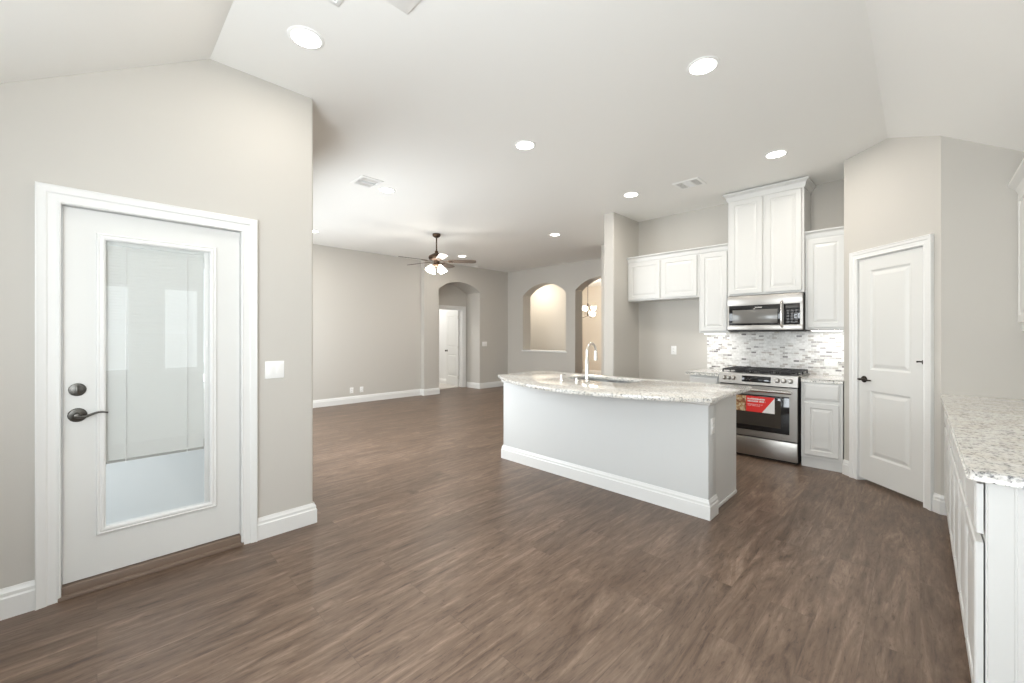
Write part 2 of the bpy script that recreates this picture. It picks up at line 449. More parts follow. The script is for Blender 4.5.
c = MB()
zs = lambda z: z
def tri_slab(pts):
    t = 0.12
    a = [c.bm.verts.new(p) for p in pts]; b = [c.bm.verts.new((p[0], p[1], p[2]+t)) for p in pts]
    c.bm.faces.new(a); c.bm.faces.new(b[::-1])
    for i in range(len(pts)):
        j = (i+1) % len(pts); c.bm.faces.new((a[i], a[j], b[j], b[i]))
tri_slab([(-3.29, CREASE_Y, CZ), (CREASE_X, CREASE_Y, CZ), (CREASE_X, 6.0, CZ), (-2.9, 6.0, CZ), (-2.9, 12.6, CZ), (-12.0, 12.6, CZ), (-12.0, 0.98, CZ), (-3.29, 0.98, CZ)])
tri_slab([(-3.29, EY, PLATE), (EX, EY, PLATE), (CREASE_X, CREASE_Y, CZ), (-3.29, CREASE_Y, CZ)])
tri_slab([(EX, EY, PLATE), (EX, 5.0, PLATE), (CREASE_X, 5.0, CZ), (CREASE_X, CREASE_Y, CZ)])
tri_slab([(-3.29, -1.14, PLATE), (0.95, -1.14, PLATE), (0.95, EY, PLATE), (-3.29, EY, PLATE)])
tri_slab([(EX, EY, PLATE), (0.95, EY, PLATE), (0.95, 5.0, PLATE), (EX, 5.0, PLATE)])
struct(c.build('ceiling', M['ceiling'], angle=5), 'off-white ceiling, flat over the kitchen and living room, sloping down over the nook', 'ceiling')

# ------------------------------------------------------------------ walls
def nook_top(y):
    return CZ if y >= CREASE_Y else max(PLATE, CZ-SLOPE*(CREASE_Y-y))
D1Y0, D1Y1, D1Z = -0.142, 0.676, 2.062        # patio door opening
w = MB()
w.prism([(-1.0, 0), (D1Y0, 0), (D1Y0, D1Z), (D1Y1, D1Z), (D1Y1, 0), (1.098, 0), (1.098, CZ+OV), (CREASE_Y, CZ+OV), (EY, PLATE+OV), (-1.0, PLATE+OV)], LX-0.13, LX, YZ)
arc = [(LX-0.02+0.02*math.cos(a), 1.098+0.02*math.sin(a)) for a in [PI/2*k/6 for k in range(7)]]
w.prism([(LX-0.13, 1.098)]+arc+[(LX-0.13, 1.118)], 0, CZ+OV, XY)
struct(w.build('wall_left', M['wall']), 'greige nook wall holding the glazed patio door, rising to a peak', 'wall')

w = MB()   # living room window wall (faces +Y)
def holes_wall(mb, u0, u1, top, holes, n0, n1, fn):
    """solid wall with rectangular holes (u0,u1,z0,z1), holes sorted and apart"""
    us = u0
    for a, b, z0, z1 in holes:
        mb.prism([(us, 0), (a, 0), (a, top), (us, top)], n0, n1, fn)
        mb.prism([(a, 0), (b, 0), (b, z0), (a, z0)], n0, n1, fn)
        mb.prism([(a, z1), (b, z1), (b, top), (a, top)], n0, n1, fn)
        us = b
    mb.prism([(us, 0), (u1, 0), (u1, top), (us, top)], n0, n1, fn)
LW = [(-7.4, -6.0, 0.65, 2.35), (-5.4, -4.0, 0.65, 2.35)]
holes_wall(w, LIVX-0.55, LX-0.13, CZ+OV, LW, 1.0, CORNER_Y, XZ)
struct(w.build('wall_living_window', M['wall']), 'greige living room wall with two large windows, hidden behind the door wall corner', 'wall')
w = MB(); w.box(LIVX-0.13, LIVX, CORNER_Y, BUMPY, 0, CZ+OV)
struct(w.build('wall_living', M['wall']), 'long plain greige living room wall behind the ceiling fan', 'wall')

def arch(u0, u1, spring, apex, n=24):
    c_ = (u0+u1)/2; hw = (u1-u0)/2; rise = apex-spring
    R_ = (hw*hw+rise*rise)/(2*rise); cz = apex-R_; a0 = math.asin(min(1, hw/R_))
    return [(c_+R_*math.sin(-a0+2*a0*k/n), cz+R_*math.cos(-a0+2*a0*k/n)) for k in range(n+1)]
A1 = (5.655, 6.925)
w = MB()
w.prism([(BUMPY, 0), (A1[0], 0)]+arch(*A1, 2.47, 2.685)+[(A1[1], 0), (FARY, 0), (FARY, CZ+OV), (BUMPY, CZ+OV)], -8.58, BUMPX, YZ)
struct(w.build('wall_arch', M['wall'], angle=20), 'greige wall with a round-topped hall opening leading to a white door', 'wall')
D3Y0, D3Y1, D3Z = 6.04, 6.80, 2.05
w = MB()
w.prism([(4.4, 0), (D3Y0, 0), (D3Y0, D3Z), (D3Y1, D3Z), (D3Y1, 0), (8.2, 0), (8.2, CZ+OV), (4.4, CZ+OV)], -8.70, -8.58, YZ)
struct(w.build('wall_hall', M['wall']), 'greige wall holding the white bedroom door inside the arch', 'wall')

NX0, NX1 = -7.45, -6.04
A2 = (-5.765, -4.40)
w = MB()
NA = arch(NX0, NX1, 2.415, 2.69)
half = len(NA)//2
mid = NA[half]
w.prism([(-8.58, 0), (mid[0], 0), (mid[0], 0.985), (NX0, 0.985)]+NA[:half+1]+[(mid[0], CZ+OV), (-8.58, CZ+OV)], FARY, FARY+0.29, XZ)
w.prism([(mid[0], 0), (A2[0], 0)]+arch(*A2, 2.44, 2.70)+[(A2[1], 0), (-3.0, 0), (-3.0, CZ+OV), (mid[0], CZ+OV)]+NA[half:]+[(NX1, 0.985), (mid[0], 0.985)], FARY, FARY+0.29, XZ)
struct(w.build('wall_far', M['wall'], angle=20), 'greige far wall with an arched niche window and an arched doorway', 'wall')
w = MB(); w.box(NX0-0.03, NX1+0.03, FARY-0.03, FARY+0.29, 0.955, 0.992, 0.006)
struct(w.build('trim_1', M['trim']), 'white sill of the arched opening in the far wall', 'sill')

def col_wall(mb, x0, x1, y0, y1, r=0.02, z1=CZ+OV):
    """wall end with rounded front corners"""
    pts = [(x0, y1)]
    pts += [(x0+r-r*math.cos(a), y0+r-r*math.sin(a)) for a in [PI/2*k/5 for k in range(6)]]
    pts += [(x1-r+r*math.sin(a), y0+r-r*math.cos(a)) for a in [PI/2*k/5 for k in range(6)]]
    pts += [(x1, y1)]
    mb.prism(pts, 0, z1, XY)
w = MB(); col_wall(w, -3.215, -3.05, 5.10, 6.92)
struct(w.build('wall_fridge_side', M['wall']), 'narrow greige wall end beside the refrigerator space', 'wall')
w = MB(); w.box(-4.33, -3.215, 6.79, 6.92, 0, CZ+OV)
struct(w.build('wall_stub', M['wall']), 'greige wall stub behind the refrigerator wall end', 'wall')
w = MB(); w.box(-3.05, 0.95, KY, KY+0.13, 0, CZ+OV)
struct(w.build('wall_kitchen', M['wall']), 'greige kitchen back wall behind cabinets, range and backsplash', 'wall')

# pantry: diagonal wall with door, plus its two returns
SL0, SL1, PZ0, PZ1 = -3.895, -3.277, 0.03, 2.085
def PW(u, v, n): x, y = pant(u, n); return (x, y, v)
w = MB()
o0, o1 = SL0-0.012, SL1+0.012
w.prism([(PS0, 0), (o0, 0), (o0, PZ1+0.012), (o1, PZ1+0.012), (o1, 0), (PS1, 0), (PS1, CZ+OV), (PS0, CZ+OV)], -0.11, 0.0, PW)
struct(w.build('wall_pantry', M['wall']), 'diagonal greige corner wall holding the white pantry door', 'wall')
pl = pant(PS0); pr = pant(PS1)
w = MB(); w.prism([pl, (pl[0]+0.11*0.9, pl[1]+0.06), (pl[0]+0.10, KY), (pl[0], KY)], 0, CZ+OV, XY)
struct(w.build('wall_pantry_return', M['wall']), 'short greige wall closing the pantry beside the cabinets', 'wall')
w = MB(); w.prism([pr, (RIGHT_X+0.13, pr[1]), (RIGHT_X+0.13, pr[1]+0.11), (pr[0]+0.05, pr[1]+0.11)], 0, CZ+OV, XY)
struct(w.build('wall_pantry_side', M['wall']), 'greige wall between pantry door and right-hand counter', 'wall')

w = MB()
RW = [(-0.10, 0.30, 0.90, 2.03), (0.62, 1.0, 0.90, 2.03)]
holes_wall(w, -1.13, pr[1]+0.1, PLATE+OV+0.03, RW, RIGHT_X, RIGHT_X+0.13, YZ)
struct(w.build('wall_right', M['wall']), 'greige outside wall behind the right-hand counter', 'wall')
w = MB()
BW = [(-2.50, -1.64, 0.70, 2.15), (-1.43, -0.57, 0.70, 2.15), (-0.38, 0.48, 0.70, 2.15)]
holes_wall(w, LX-0.13, RIGHT_X, PLATE+OV, BW, BACK_Y-0.13, BACK_Y, XZ)
struct(w.build('wall_back', M['wall']), 'greige nook wall with three daylight windows behind the viewpoint', 'wall')

# rooms beyond
w = MB(); w.box(-9.6, -6.85, 9.30, 9.42, 0, CZ+OV)
struct(w.build('wall_foyer', M['wall_warm']), 'warm beige foyer wall seen through the arched niche', 'wall')
w = MB(); w.box(-9.7, -2.9, 12.40, 12.53, 0, CZ+OV)
struct(w.build('wall_dining', M['wall_warm']), 'warm beige dining room wall seen through the arched doorway', 'wall')
w = MB(); w.box(-9.73, -9.6, 8.2, 12.4, 0, CZ+OV)
struct(w.build('wall_dining_left', M['wall_warm']), 'beige side wall of the dining room', 'wall')
w = MB(); w.box(-3.0, -2.87, 6.92, 12.4, 0, CZ+OV)
struct(w.build('wall_dining_right', M['wall_warm']), 'beige wall closing the dining room on the kitchen side', 'wall')
w = MB(); w.box(-12.0, -8.70, 6.93, 7.05, 0, CZ+OV)
struct(w.build('wall_bedroom', M['wall_white']), 'pale bedroom wall behind the open white door', 'wall')
w = MB(); w.box(-12.1, -11.98, 4.4, 7.05, 0, CZ+OV); w.box(-12.0, -8.70, 4.4, 4.5, 0, CZ+OV)
struct(w.build('wall_bedroom_end', M['wall_white']), 'pale end walls of the bedroom', 'wall')
w = MB(); w.box(-12.0, -8.64, 4.5, 6.93, -0.1, 0.012)
struct(w.build('floor_bedroom', M['carpet']), 'pale carpet of the bedroom beyond the open door', 'floor')

# ------------------------------------------------------------------ baseboards and casings
BB = [(0, 0), (0.018, 0), (0.018, 0.098), (0.013, 0.106), (0.013, 0.122), (0.006, 0.136), (0.004, 0.145), (0, 0.145)]
def base(name, path, label, flip=False):
    prof = [(-o, h) for o, h in BB] if flip else BB
    return struct(MB().sweep(path, prof, XY).build(name, M['trim'], angle=25), label, 'baseboard')
CW = 0.088
base('baseboard_nook', [(LX, -1.0), (LX, D1Y0+0.015-CW)], 'white baseboard left of the patio door', True)
base('baseboard_left', [(-3.9, CORNER_Y), (LX, CORNER_Y), (LX, D1Y1-0.015+CW)], 'white baseboard between the patio door and the wall corner', False)
base('baseboard_living', [(LIVX, CORNER_Y), (LIVX, BUMPY), (BUMPX, BUMPY), (BUMPX, A1[0]), (-8.58, A1[0])], 'white baseboard along the plain living room wall', True)
base('baseboard_arch', [(-8.55, A1[1]), (BUMPX, A1[1]), (BUMPX, FARY), (A2[0], FARY), (A2[0], FARY+0.29)], 'white baseboard from the arch round to the far wall', True)
base('baseboard_dining', [(-9.6, 8.3), (-9.6, 9.3), (-6.85, 9.3), (-6.85, 9.42), (-9.6, 9.42), (-9.6, 12.4), (-3.0, 12.4)], 'white baseboard in the rooms beyond the far wall', True)
base('baseboard_bedroom', [(-11.98, 6.93), (-8.72, 6.93)], 'white baseboard in the bedroom', True)
base('baseboard_fridge', [(-3.215, 6.5), (-3.215, 5.10), (-3.05, 5.10), (-3.05, KY), (-2.06, KY)], 'white baseboard around the refrigerator wall end', True)
pa, pb_ = pant(PS0), pant(SL0-0.012-0.07)
base('baseboard_pantry', [pa, pb_], 'short white baseboard left of the pantry door', True)
pa2 = pant(SL1+0.012+0.07)
base('baseboard_right', [pa2, pr, (0.22, pr[1])], 'white baseboard right of the pantry door', True)

CAS = [(0, 0), (0, 0.012), (0.006, 0.017), (0.016, 0.013), (0.045, 0.015), (0.052, 0.021), (0.075, 0.024), (0.083, 0.028), (0.088, 0.026), (0.088, 0)]
def casing(name, u0, u1, z1, fn, label, sgn=1, width=0.088, thick=1.0):
    k = width/0.088
    mb = MB()
    mb.sweep([(u0, 0), (u0, z1), (u1, z1), (u1, 0)], [(o*k, h*thick) for o, h in CAS], lambda u, v, n: fn(u, v, n))
    return struct(mb.build(name, M['trim'], angle=20), label, 'door casing')
casing('trim_2', D1Y0+0.012, D1Y1-0.012, D1Z-0.012, lambda u, v, n: (LX+n, u, v), 'white moulded casing around the patio door')
casing('trim_3', SL0-0.004, SL1+0.004, PZ1+0.006, lambda u, v, n: PW(u, v, n), 'white moulded casing around the pantry door', width=0.074)
casing('trim_4', D3Y0, D3Y1, D3Z, lambda u, v, n: (-8.58+n, u, v), 'white casing around the bedroom door inside the arch')
# jambs
j = MB()
j.box(LX-0.128, LX+0.004, D1Y0, D1Y0+0.012, 0, D1Z); j.box(LX-0.128, LX+0.004, D1Y1-0.012, D1Y1, 0, D1Z); j.box(LX-0.128, LX+0.004, D1Y0, D1Y1, D1Z-0.012, D1Z)
struct(j.build('trim_5', M['trim']), 'white jamb lining the patio doorway', 'door jamb')
j = MB()
for a, b in ((SL0-0.012, SL0-0.003), (SL1+0.003, SL1+0.012)): j.prism([(a, 0), (b, 0), (b, PZ1+0.012), (a, PZ1+0.012)], -0.11, 0.002, PW)
j.prism([(SL0-0.012, PZ1+0.003), (SL1+0.012, PZ1+0.003), (SL1+0.012, PZ1+0.012), (SL0-0.012, PZ1+0.012)], -0.11, 0.002, PW)
struct(j.build('trim_6', M['trim']), 'white jamb lining the pantry doorway', 'door jamb')
j = MB()
j.box(-8.705, -8.575, D3Y1-0.014, D3Y1, 0, D3Z); j.box(-8.705, -8.575, D3Y0, D3Y0+0.014, 0, D3Z); j.box(-8.705, -8.575, D3Y0, D3Y1, D3Z-0.014, D3Z)
struct(j.build('trim_7', M['trim']), 'white jamb lining the bedroom doorway', 'door jamb')

# ------------------------------------------------------------------ windows (openings that light the rooms)
wi = 0
def window(u0, u1, z0, z1, fn, label, lites=(1, 2)):
    """fn(u, v, n): n = 0 at room face, negative outward"""
    global wi
    wi += 1
    t = thing('window_%d' % wi, label, 'window', kind='structure')
    fr = MB()
    fr.sweep([(u0, z0), (u1, z0), (u1, z1), (u0, z1)], [(0, -0.10), (0.045, -0.10), (0.045, -0.05), (0, -0.05)], fn, closed=True)
    zc = (z0+z1)/2-0.05
    fr.prism([(u0+0.04, zc-0.02), (u1-0.04, zc-0.02), (u1-0.04, zc+0.02), (u0+0.04, zc+0.02)], -0.095, -0.055, fn)
    fr.build('window_frame', M['trim'], t)
    MB().prism([(u0+0.04, z0+0.04), (u1-0.04, z0+0.04), (u1-0.04, z1-0.04), (u0+0.04, z1-0.04)], -0.079, -0.075, fn).build('pane', M['glass'], t)
    MB().prism([(u0-0.04, z0-0.03), (u1+0.04, z0-0.03), (u1+0.04, z0), (u0-0.04, z0)], -0.05, 0.03, fn).build('window_sill', M['trim'], t)
    return t
for k, (a, b, z0, z1) in enumerate(RW):
    window(a, b, z0, z1, lambda u, v, n: (RIGHT_X-n, u, v), ['narrow right wall window nearest the back corner', 'narrow right wall window nearest the counter'][k])
for k, (a, b, z0, z1) in enumerate(BW):
    window(a, b, z0, z1, lambda u, v, n: (u, BACK_Y+n, v), ['nook window beside the patio door wall', 'middle one of three nook windows', 'nook window beside the right wall'][k])
for k, (a, b, z0, z1) in enumerate(LW):
    window(a, b, z0, z1, lambda u, v, n: (u, CORNER_Y+n, v), ['living room window far from the patio door', 'living room window closer to the patio door'][k])

# ------------------------------------------------------------------ outdoors
g = MB(); g.box(-30, 30, -30, -1.16, -0.40, -0.20); g.box(0.98, 30, -1.16, 30, -0.40, -0.20)
g.box(-30, -3.30, -1.16, 0.96, -0.40, -0.20)
struct(g.build('ground', M['concrete']), 'pale ground outside the house', 'ground')
g = MB(); g.box(-8.0, -3.30, -2.6, 0.96, -0.20, -0.03, 0.01)
struct(g.build('patio', M['concrete']), 'pale concrete patio seen through the clear bottom of the door glass', 'patio')
g = MB(); g.box(4.2, 4.25, -6, 7, -0.2, 1.45)
for k in range(6): g.box(4.25, 4.34, -6+2.4*k, -5.91+2.4*k, -0.2, 1.45)
tag(g.build('fence', M['fence']), 'pale board fence outside, mirrored in the door glass', 'fence')
g = MB(); g.box(6.0, 6.3, -6, 7, -0.2, 4.2)
tag(g.build('brick_house', M['brick']), 'pale brick house wall outside, mirrored in the door glass', 'house')

# ------------------------------------------------------------------ patio door
d = thing('door_1', 'white patio door with tall glass and enclosed blinds, dark lever handle', 'door', (LX, 0, 0), kind='structure')
SF = -0.022                                   # slab face behind wall plane
dy0, dy1, dz0, dz1 = -0.127, 0.661, 0.07, 2.046
gy0, gy1, gz0, gz1 = 0.0, 0.537, 0.285, 1.928  # glazing frame outer
iy0, iy1, iz0, iz1 = 0.030, 0.504, 0.318, 1.896  # glass
m = MB()
for a, b, z0, z1 in ((dy0, iy0, dz0, dz1), (iy1, dy1, dz0, dz1), (iy0, iy1, dz0, iz0), (iy0, iy1, iz1, dz1)):
    m.prism([(a, z0), (b, z0), (b, z1), (a, z1)], SF-0.044, SF, YZ)
m.build('door_panel', M['door'], d)
m = MB()
m.sweep([(iy0, iz0), (iy0, iz1), (iy1, iz1), (iy1, iz0)], [(-0.004, SF-0.004), (-0.004, SF+0.006), (0.004, SF+0.012), (0.012, SF+0.012), (0.020, SF+0.008), (0.024, SF+0.012), (0.030, SF+0.010), (0.033, SF)], YZ, closed=True)
m.build('glazing_frame', M['trim'], d, angle=20)
MB().box(SF-0.008, SF-0.004, iy0, iy1, iz0, iz1).build('pane', M['glass'], d)
MB().box(SF-0.040, SF-0.036, iy0, iy1, iz0, iz1).build('pane', M['glass'], d)
bl = MB()
nsl = 76; bz0 = 0.672
for k in range(nsl):
    zc = bz0+0.012+(iz1-0.03-bz0)*k/nsl
    T = Matrix.Translation((SF-0.022, 0, zc)) @ Matrix.Rotation(math.radians(-12), 4, 'Y')
    bl.box(-0.0008, 0.0008, iy0+0.004, iy1-0.032, -0.0100, 0.0100, mtx=T)
blo = bl.build('blind', M['slat'], d)
MB().box(SF-0.030, SF-0.014, iy0+0.004, iy1-0.004, iz1-0.022, iz1-0.001).build('head_rail', M['slat'], blo)
MB().box(SF-0.030, SF-0.014, iy0+0.004, iy1-0.032, bz0-0.012, bz0).build('bottom_rail', M['slatrail'], blo)
for yy in (iy0+0.085, iy1-0.115):
    MB().tube([(SF-0.0125, yy, bz0-0.018), (SF-0.0125, yy, iz1-0.02)], 0.0016, 6).build('ladder_cord', M['plastic'], blo)
m = MB(); m.box(SF-0.012, SF-0.009, iy1-0.030, iy1-0.001, iz0, iz1, 0.001); m.box(SF-0.009, SF-0.003, iy1-0.020, iy1-0.010, 1.30, 1.34, 0.001)
m.build('slider_track', M['plastic'], d)
MB().box(-0.128, 0.0, D1Y0+0.012, D1Y1-0.012, 0.0, 0.062, 0.004).box(-0.02, 0.022, D1Y0+0.0, D1Y1-0.0, 0.0, 0.020, 0.004).build('threshold', M['sill'], d)
# deadbolt and lever
db = MB(); db.lathe([(0.001, SF+0.001), (0.033, SF+0.001), (0.034, SF+0.005), (0.031, SF+0.010), (0.026, SF+0.011), (0.025, SF+0.016), (0.012, SF+0.018), (0.001, SF+0.018)], (0, -0.073, 1.083), 'X', 32)
dbo = db.build('deadbolt', M['pewter'], d)
MB().box(SF+0.014, SF+0.036, -0.080, -0.067, 1.061, 1.105, 0.004).build('thumb_turn', M['pewter'], dbo)
hz = 0.948
lv = MB(); lv.lathe([(0.001, SF+0.001), (0.036, SF+0.001), (0.037, SF+0.005), (0.033, SF+0.011), (0.020, SF+0.014), (0.012, SF+0.020), (0.011, SF+0.050), (0.001, SF+0.052)], (0, -0.073, hz), 'X', 32)
lvo = lv.build('handle_rose', M['pewter'], d)
pts = []
for k in range(15):
    q = k/14
    pts.append((SF+0.048-0.006*math.sin(q*PI), -0.082+0.125*q, hz-0.008*math.sin(q*2*PI)+0.004*q))
MB().tube(pts, [0.006+0.006*(1-q/14)**1.3 if q else 0.008 for q in range(15)], 10, flat=0.75).build('lever', M['pewter'], lvo)

# ------------------------------------------------------------------ two-panel doors
def panel_slab(name, w, h, t, panels, m, parent, fn):
    """raised slab with sunken panels; face at n=0, body to n=-t; both faces panelled"""
    mb = MB()
    xs = sorted({0, w} | {p[0] for p in panels} | {p[1] for p in panels})
    zs_ = sorted({0, h} | {p[2] for p in panels} | {p[3] for p in panels})
    for face, sg in ((0.0, 1), (-t, -1)):
        for i in range(len(xs)-1):
            for k in range(len(zs_)-1):
                r = (xs[i], xs[i+1], zs_[k], zs_[k+1])
                if r in [tuple(p) for p in panels]:
                    mb.nest(r, [(0, face), (0.006, face-0.003*sg), (0.016, face-0.010*sg), (0.026, face-0.010*sg), (0.050, face-0.003*sg), (0.054, face-0.002*sg)], fn)
                else: mb.rect(*r, face, fn)
    for a, b in (((0, 0), (w, 0)), ((w, 0), (w, h)), ((w, h), (0, h)), ((0, h), (0, 0))):
        vs = [mb.bm.verts.new(fn(*p, n)) for p, n in ((a, 0), (b, 0), (b, -t), (a, -t))]
        mb.bm.faces.new(vs)
    return mb.build(name, m, parent, angle=12)
def pivot(px, py, ang):    # fn for things whose Empty carries the transform
    return lambda u, v, n: (u, -n, v)

# pantry door: local x along wall (+s), local -y into the room
sx, sy = pant(SL0, -0.006)
p = thing('door_2', 'closed white two-panel pantry door with dark lever', 'door', (sx, sy, 0), math.radians(-45), kind='structure')
PWD = SL1-SL0; PH = PZ1-PZ0
fnl = lambda u, v, n: (u, -n, v+PZ0)
panel_slab('door_panel', PWD, PH, 0.036, [(0.115, PWD-0.115, 0.225, 0.832), (0.115, PWD-0.115, 1.025, PH-0.115)], M['door'], p, fnl)
kx, kz = 0.058, 0.962
h_ = MB(); h_.lathe([(0.001, -0.0), (0.030, -0.0), (0.031, -0.005), (0.027, -0.011), (0.012, -0.014), (0.010, -0.040), (0.011, -0.052), (0.001, -0.054)], (kx, 0, kz), 'Y', 28)
ho = h_.build('handle_rose', M['bronze'], p)
MB().tube([(kx-0.012, -0.050, kz), (kx+0.02, -0.050, kz+0.003), (kx+0.055, -0.047, kz+0.001), (kx+0.085, -0.042, kz-0.004), (kx+0.108, -0.040, kz-0.002)], [0.008, 0.010, 0.009, 0.007, 0.006], 10).build('lever', M['bronze'], ho)
for zz in (0.25, 1.06, 1.87):
    hm = MB(); hm.lathe([(0.001, -0.045), (0.006, -0.045), (0.006, 0.045), (0.001, 0.045)], (PWD+0.001, -0.008, zz), 'Z', 10)
    hm.build('hinge', M['trim'], p)
st = MB(); st.tube([(PWD-0.004, -0.008, 1.158), (PWD-0.014, -0.030, 1.160), (PWD-0.022, -0.045, 1.158)], [0.006, 0.006, 0.008], 8); st.lathe([(0.001, 1.14), (0.009, 1.14), (0.009, 1.172), (0.001, 1.172)], (PWD+0.001, -0.012, 0), 'Z', 10)
tag(st.build('hinge_pin_stop', M['bronze'], p), 'dark hinge pin door stop')
# bedroom door, swung open into the bedroom
ang = math.radians(101)
bd = thing('door_3', 'white bedroom door standing open inside the arch', 'door', (-8.70, D3Y1-0.016, 0), 0, kind='structure')
bd.rotation_euler = (0, 0, math.radians(-90)-ang)
DW = 0.725
fnb = lambda u, v, n: (u, -n, v+0.02)
panel_slab('door_panel', DW, 2.01, 0.036, [(0.11, DW-0.11, 0.24, 0.84), (0.11, DW-0.11, 1.03, 1.89)], M['door'], bd, fnb)
for sgn, yy in ((1, 0.0), (-1, 0.036)):
    kb = MB(); kb.lathe([(0.001, 0), (0.028, 0), (0.028, -0.006*sgn), (0.010, -0.012*sgn), (0.010, -0.034*sgn), (0.024, -0.040*sgn), (0.027, -0.052*sgn), (0.020, -0.062*sgn), (0.001, -0.064*sgn)], (DW-0.06, yy, 0.95), 'Y', 20)
    kb.build('knob', M['bronze'], bd)
for zz in (0.25, 1.05, 1.85):
    MB().lathe([(0.001, -0.045), (0.008, -0.045), (0.008, 0.045), (0.001, 0.045)], (-0.004, 0.040, zz), 'Z', 10).build('hinge', M['chrome'], bd)

# ------------------------------------------------------------------ wall plates
def plate(name, label, cat, loc, rz, w, h, kind, group=None):
    """local: x along wall, -y out of the wall, z up; origin = plate centre"""
    t = thing(name, label, cat, loc, rz, group)
    MB().box(-w/2, w/2, -0.006, 0.0, -h/2, h/2, 0.003).build('cover_plate', M['plastic'], t)
    if kind.startswith('rocker'):
        n = int(kind[-1])
        for k in range(n):
            xc = (k-(n-1)/2)*0.046
            MB().box(xc-0.0165, xc+0.0165, -0.0095, -0.005, -0.033, 0.033, 0.0015).build('rocker', M['plastic'], t)
    else:
        horiz = w > h
        for q in (-0.020, 0.020):
            r_ = MB()
            if horiz: r_.box(q-0.014, q+0.014, -0.009, -0.005, -0.017, 0.017, 0.003)
            else: r_.box(-0.017, 0.017, -0.009, -0.005, q-0.014, q+0.014, 0.003)
            ro = r_.build('socket', M['plastic'], t)
            s_ = MB()
            for e in (-0.006, 0.006):
                if horiz: s_.box(q-0.005, q+0.005, -0.0095, -0.0088, e-0.001, e+0.001)
                else: s_.box(e-0.001, e+0.001, -0.0095, -0.0088, q-0.004, q+0.006)
            s_.build('slots', M['dark'], ro)
    return t
plate('light_switch', 'white double rocker light switch beside the patio door', 'light switch', (LX, 0.861, 1.135), PI/2, 0.118, 0.118, 'rocker2')
plate('light_switch', 'white triple light switch on the wall right of the hall arch', 'light switch', (BUMPX, 7.085, 1.15), PI/2, 0.165, 0.118, 'rocker3')
plate('power_outlet', 'low white outlet on the living room wall, left of a pair', 'power outlet', (LIVX, 3.62, 0.262), PI/2, 0.075, 0.118, 'socket')
plate('power_outlet', 'low white outlet on the living room wall, right of a pair', 'power outlet', (LIVX, 3.83, 0.262), PI/2, 0.075, 0.118, 'socket')
plate('power_outlet', 'white outlet on the bare wall of the refrigerator space', 'power outlet', (-2.505, KY, 1.16), 0, 0.078, 0.122, 'socket')
plate('power_outlet', 'white outlet set sideways in the tile backsplash right of the range', 'power outlet', (-0.71, KY-0.012, 1.06), 0, 0.122, 0.078, 'socket')

# ------------------------------------------------------------------ cabinets
def raised(mb, x0, x1, z0, z1, y, t=0.020):
    """raised-panel cabinet front, face toward -y"""
    fn = lambda u, v, n: (u, y-n, v)
    mb.nest((x0, x1, z0, z1), [(0.0, 0.0), (0.0, t-0.004), (0.004, t), (0.050, t), (0.056, t-0.007), (0.066, t-0.007), (0.088, t-0.001), (0.092, t-0.001)], fn)
    mb.rect(x0, x1, z0, z1, 0.0, fn)
def drawer_front(mb, x0, x1, z0, z1, y, t=0.020):
    fn = lambda u, v, n: (u, y-n, v)
    mb.nest((x0, x1, z0, z1), [(0.0, 0.0), (0.0, t-0.006), (0.004, t-0.003), (0.012, t-0.002), (0.016, t)], fn)
    mb.rect(x0, x1, z0, z1, 0.0, fn)
def cabinet(name, label, loc, rz, w, d, z0, z1, doors=(), drawers=(), toe=False, crown=None, group=None, gap=0.0):
    t = thing(name, label, 'cabinet', loc, rz, group)
    c_ = MB(); c_.box(0, w, 0, d, z0+(0.10 if toe else 0), z1, 0.0015, 1)
    c_.build('body', M['cabinet'], t)
    if toe: MB().box(0.0, w, toe, d, 0, 0.10).build('toe_kick', M['cabinet'], t)
    for r in doors:
        k = MB(); raised(k, *r, -gap); k.build('door', M['cabinet'], t, angle=12)
    for r in drawers:
        k = MB(); drawer_front(k, *r, -gap); k.build('drawer', M['cabinet'], t, angle=12)
    if crown:
        L, F_, Rr, ch, cp = crown          # run left side, front, right side; height; projection
        prof = [(0.0, z1-ch), (0.010, z1-ch), (0.014, z1-ch*0.72), (cp*0.45, z1-ch*0.42), (cp*0.85, z1-ch*0.22), (cp, z1-ch*0.16), (cp, z1+0.002), (0.0, z1+0.002)]
        path = []
        y0 = -0.001
        if L: path.append((0, d))
        path += [(0, y0), (w, y0)]
        if Rr: path.append((w, d))
        MB().sweep(path, [(-o, h) for o, h in prof], XY).build('crown', M['cabinet'], t, angle=25)
    return t
UF = 5.50       # upper carcass front
def g2(w, z0, z1, n, m=0.022, gap=0.03, top=0.09):
    ww = (w-2*m-gap*(n-1))/n
    return [(m+k*(ww+gap), m+k*(ww+gap)+ww, z0+0.02, z1-top) for k in range(n)]
cabinet('wall_cabinet', 'white two-door cabinet high above the refrigerator space', (-3.048, UF, 0), 0, 1.012, KY-UF-0.002, 1.868, 2.505, g2(1.012, 1.868, 2.505, 2), crown=(False, True, False, 0.07, 0.045))
cabinet('wall_cabinet', 'narrow white single-door wall cabinet left of the microwave', (-2.034, UF, 0), 0, 0.362, KY-UF-0.002, 1.405, 2.505, g2(0.362, 1.405, 2.505, 1), crown=(False, True, False, 0.07, 0.045))
cabinet('wall_cabinet', 'tall white two-door cabinet above the microwave, reaching the ceiling', (-1.668, 5.44, 0), 0, 0.770, KY-5.44-0.002, 1.848, 3.085, g2(0.770, 1.848, 3.085, 2, top=0.10), crown=(True, True, True, 0.09, 0.048))
cabinet('wall_cabinet', 'narrow white single-door wall cabinet beside the pantry wall', (-0.898, UF, 0), 0, 0.360, KY-UF-0.002, 1.435, 2.505, g2(0.360, 1.435, 2.505, 1), crown=(False, True, False, 0.07, 0.045))
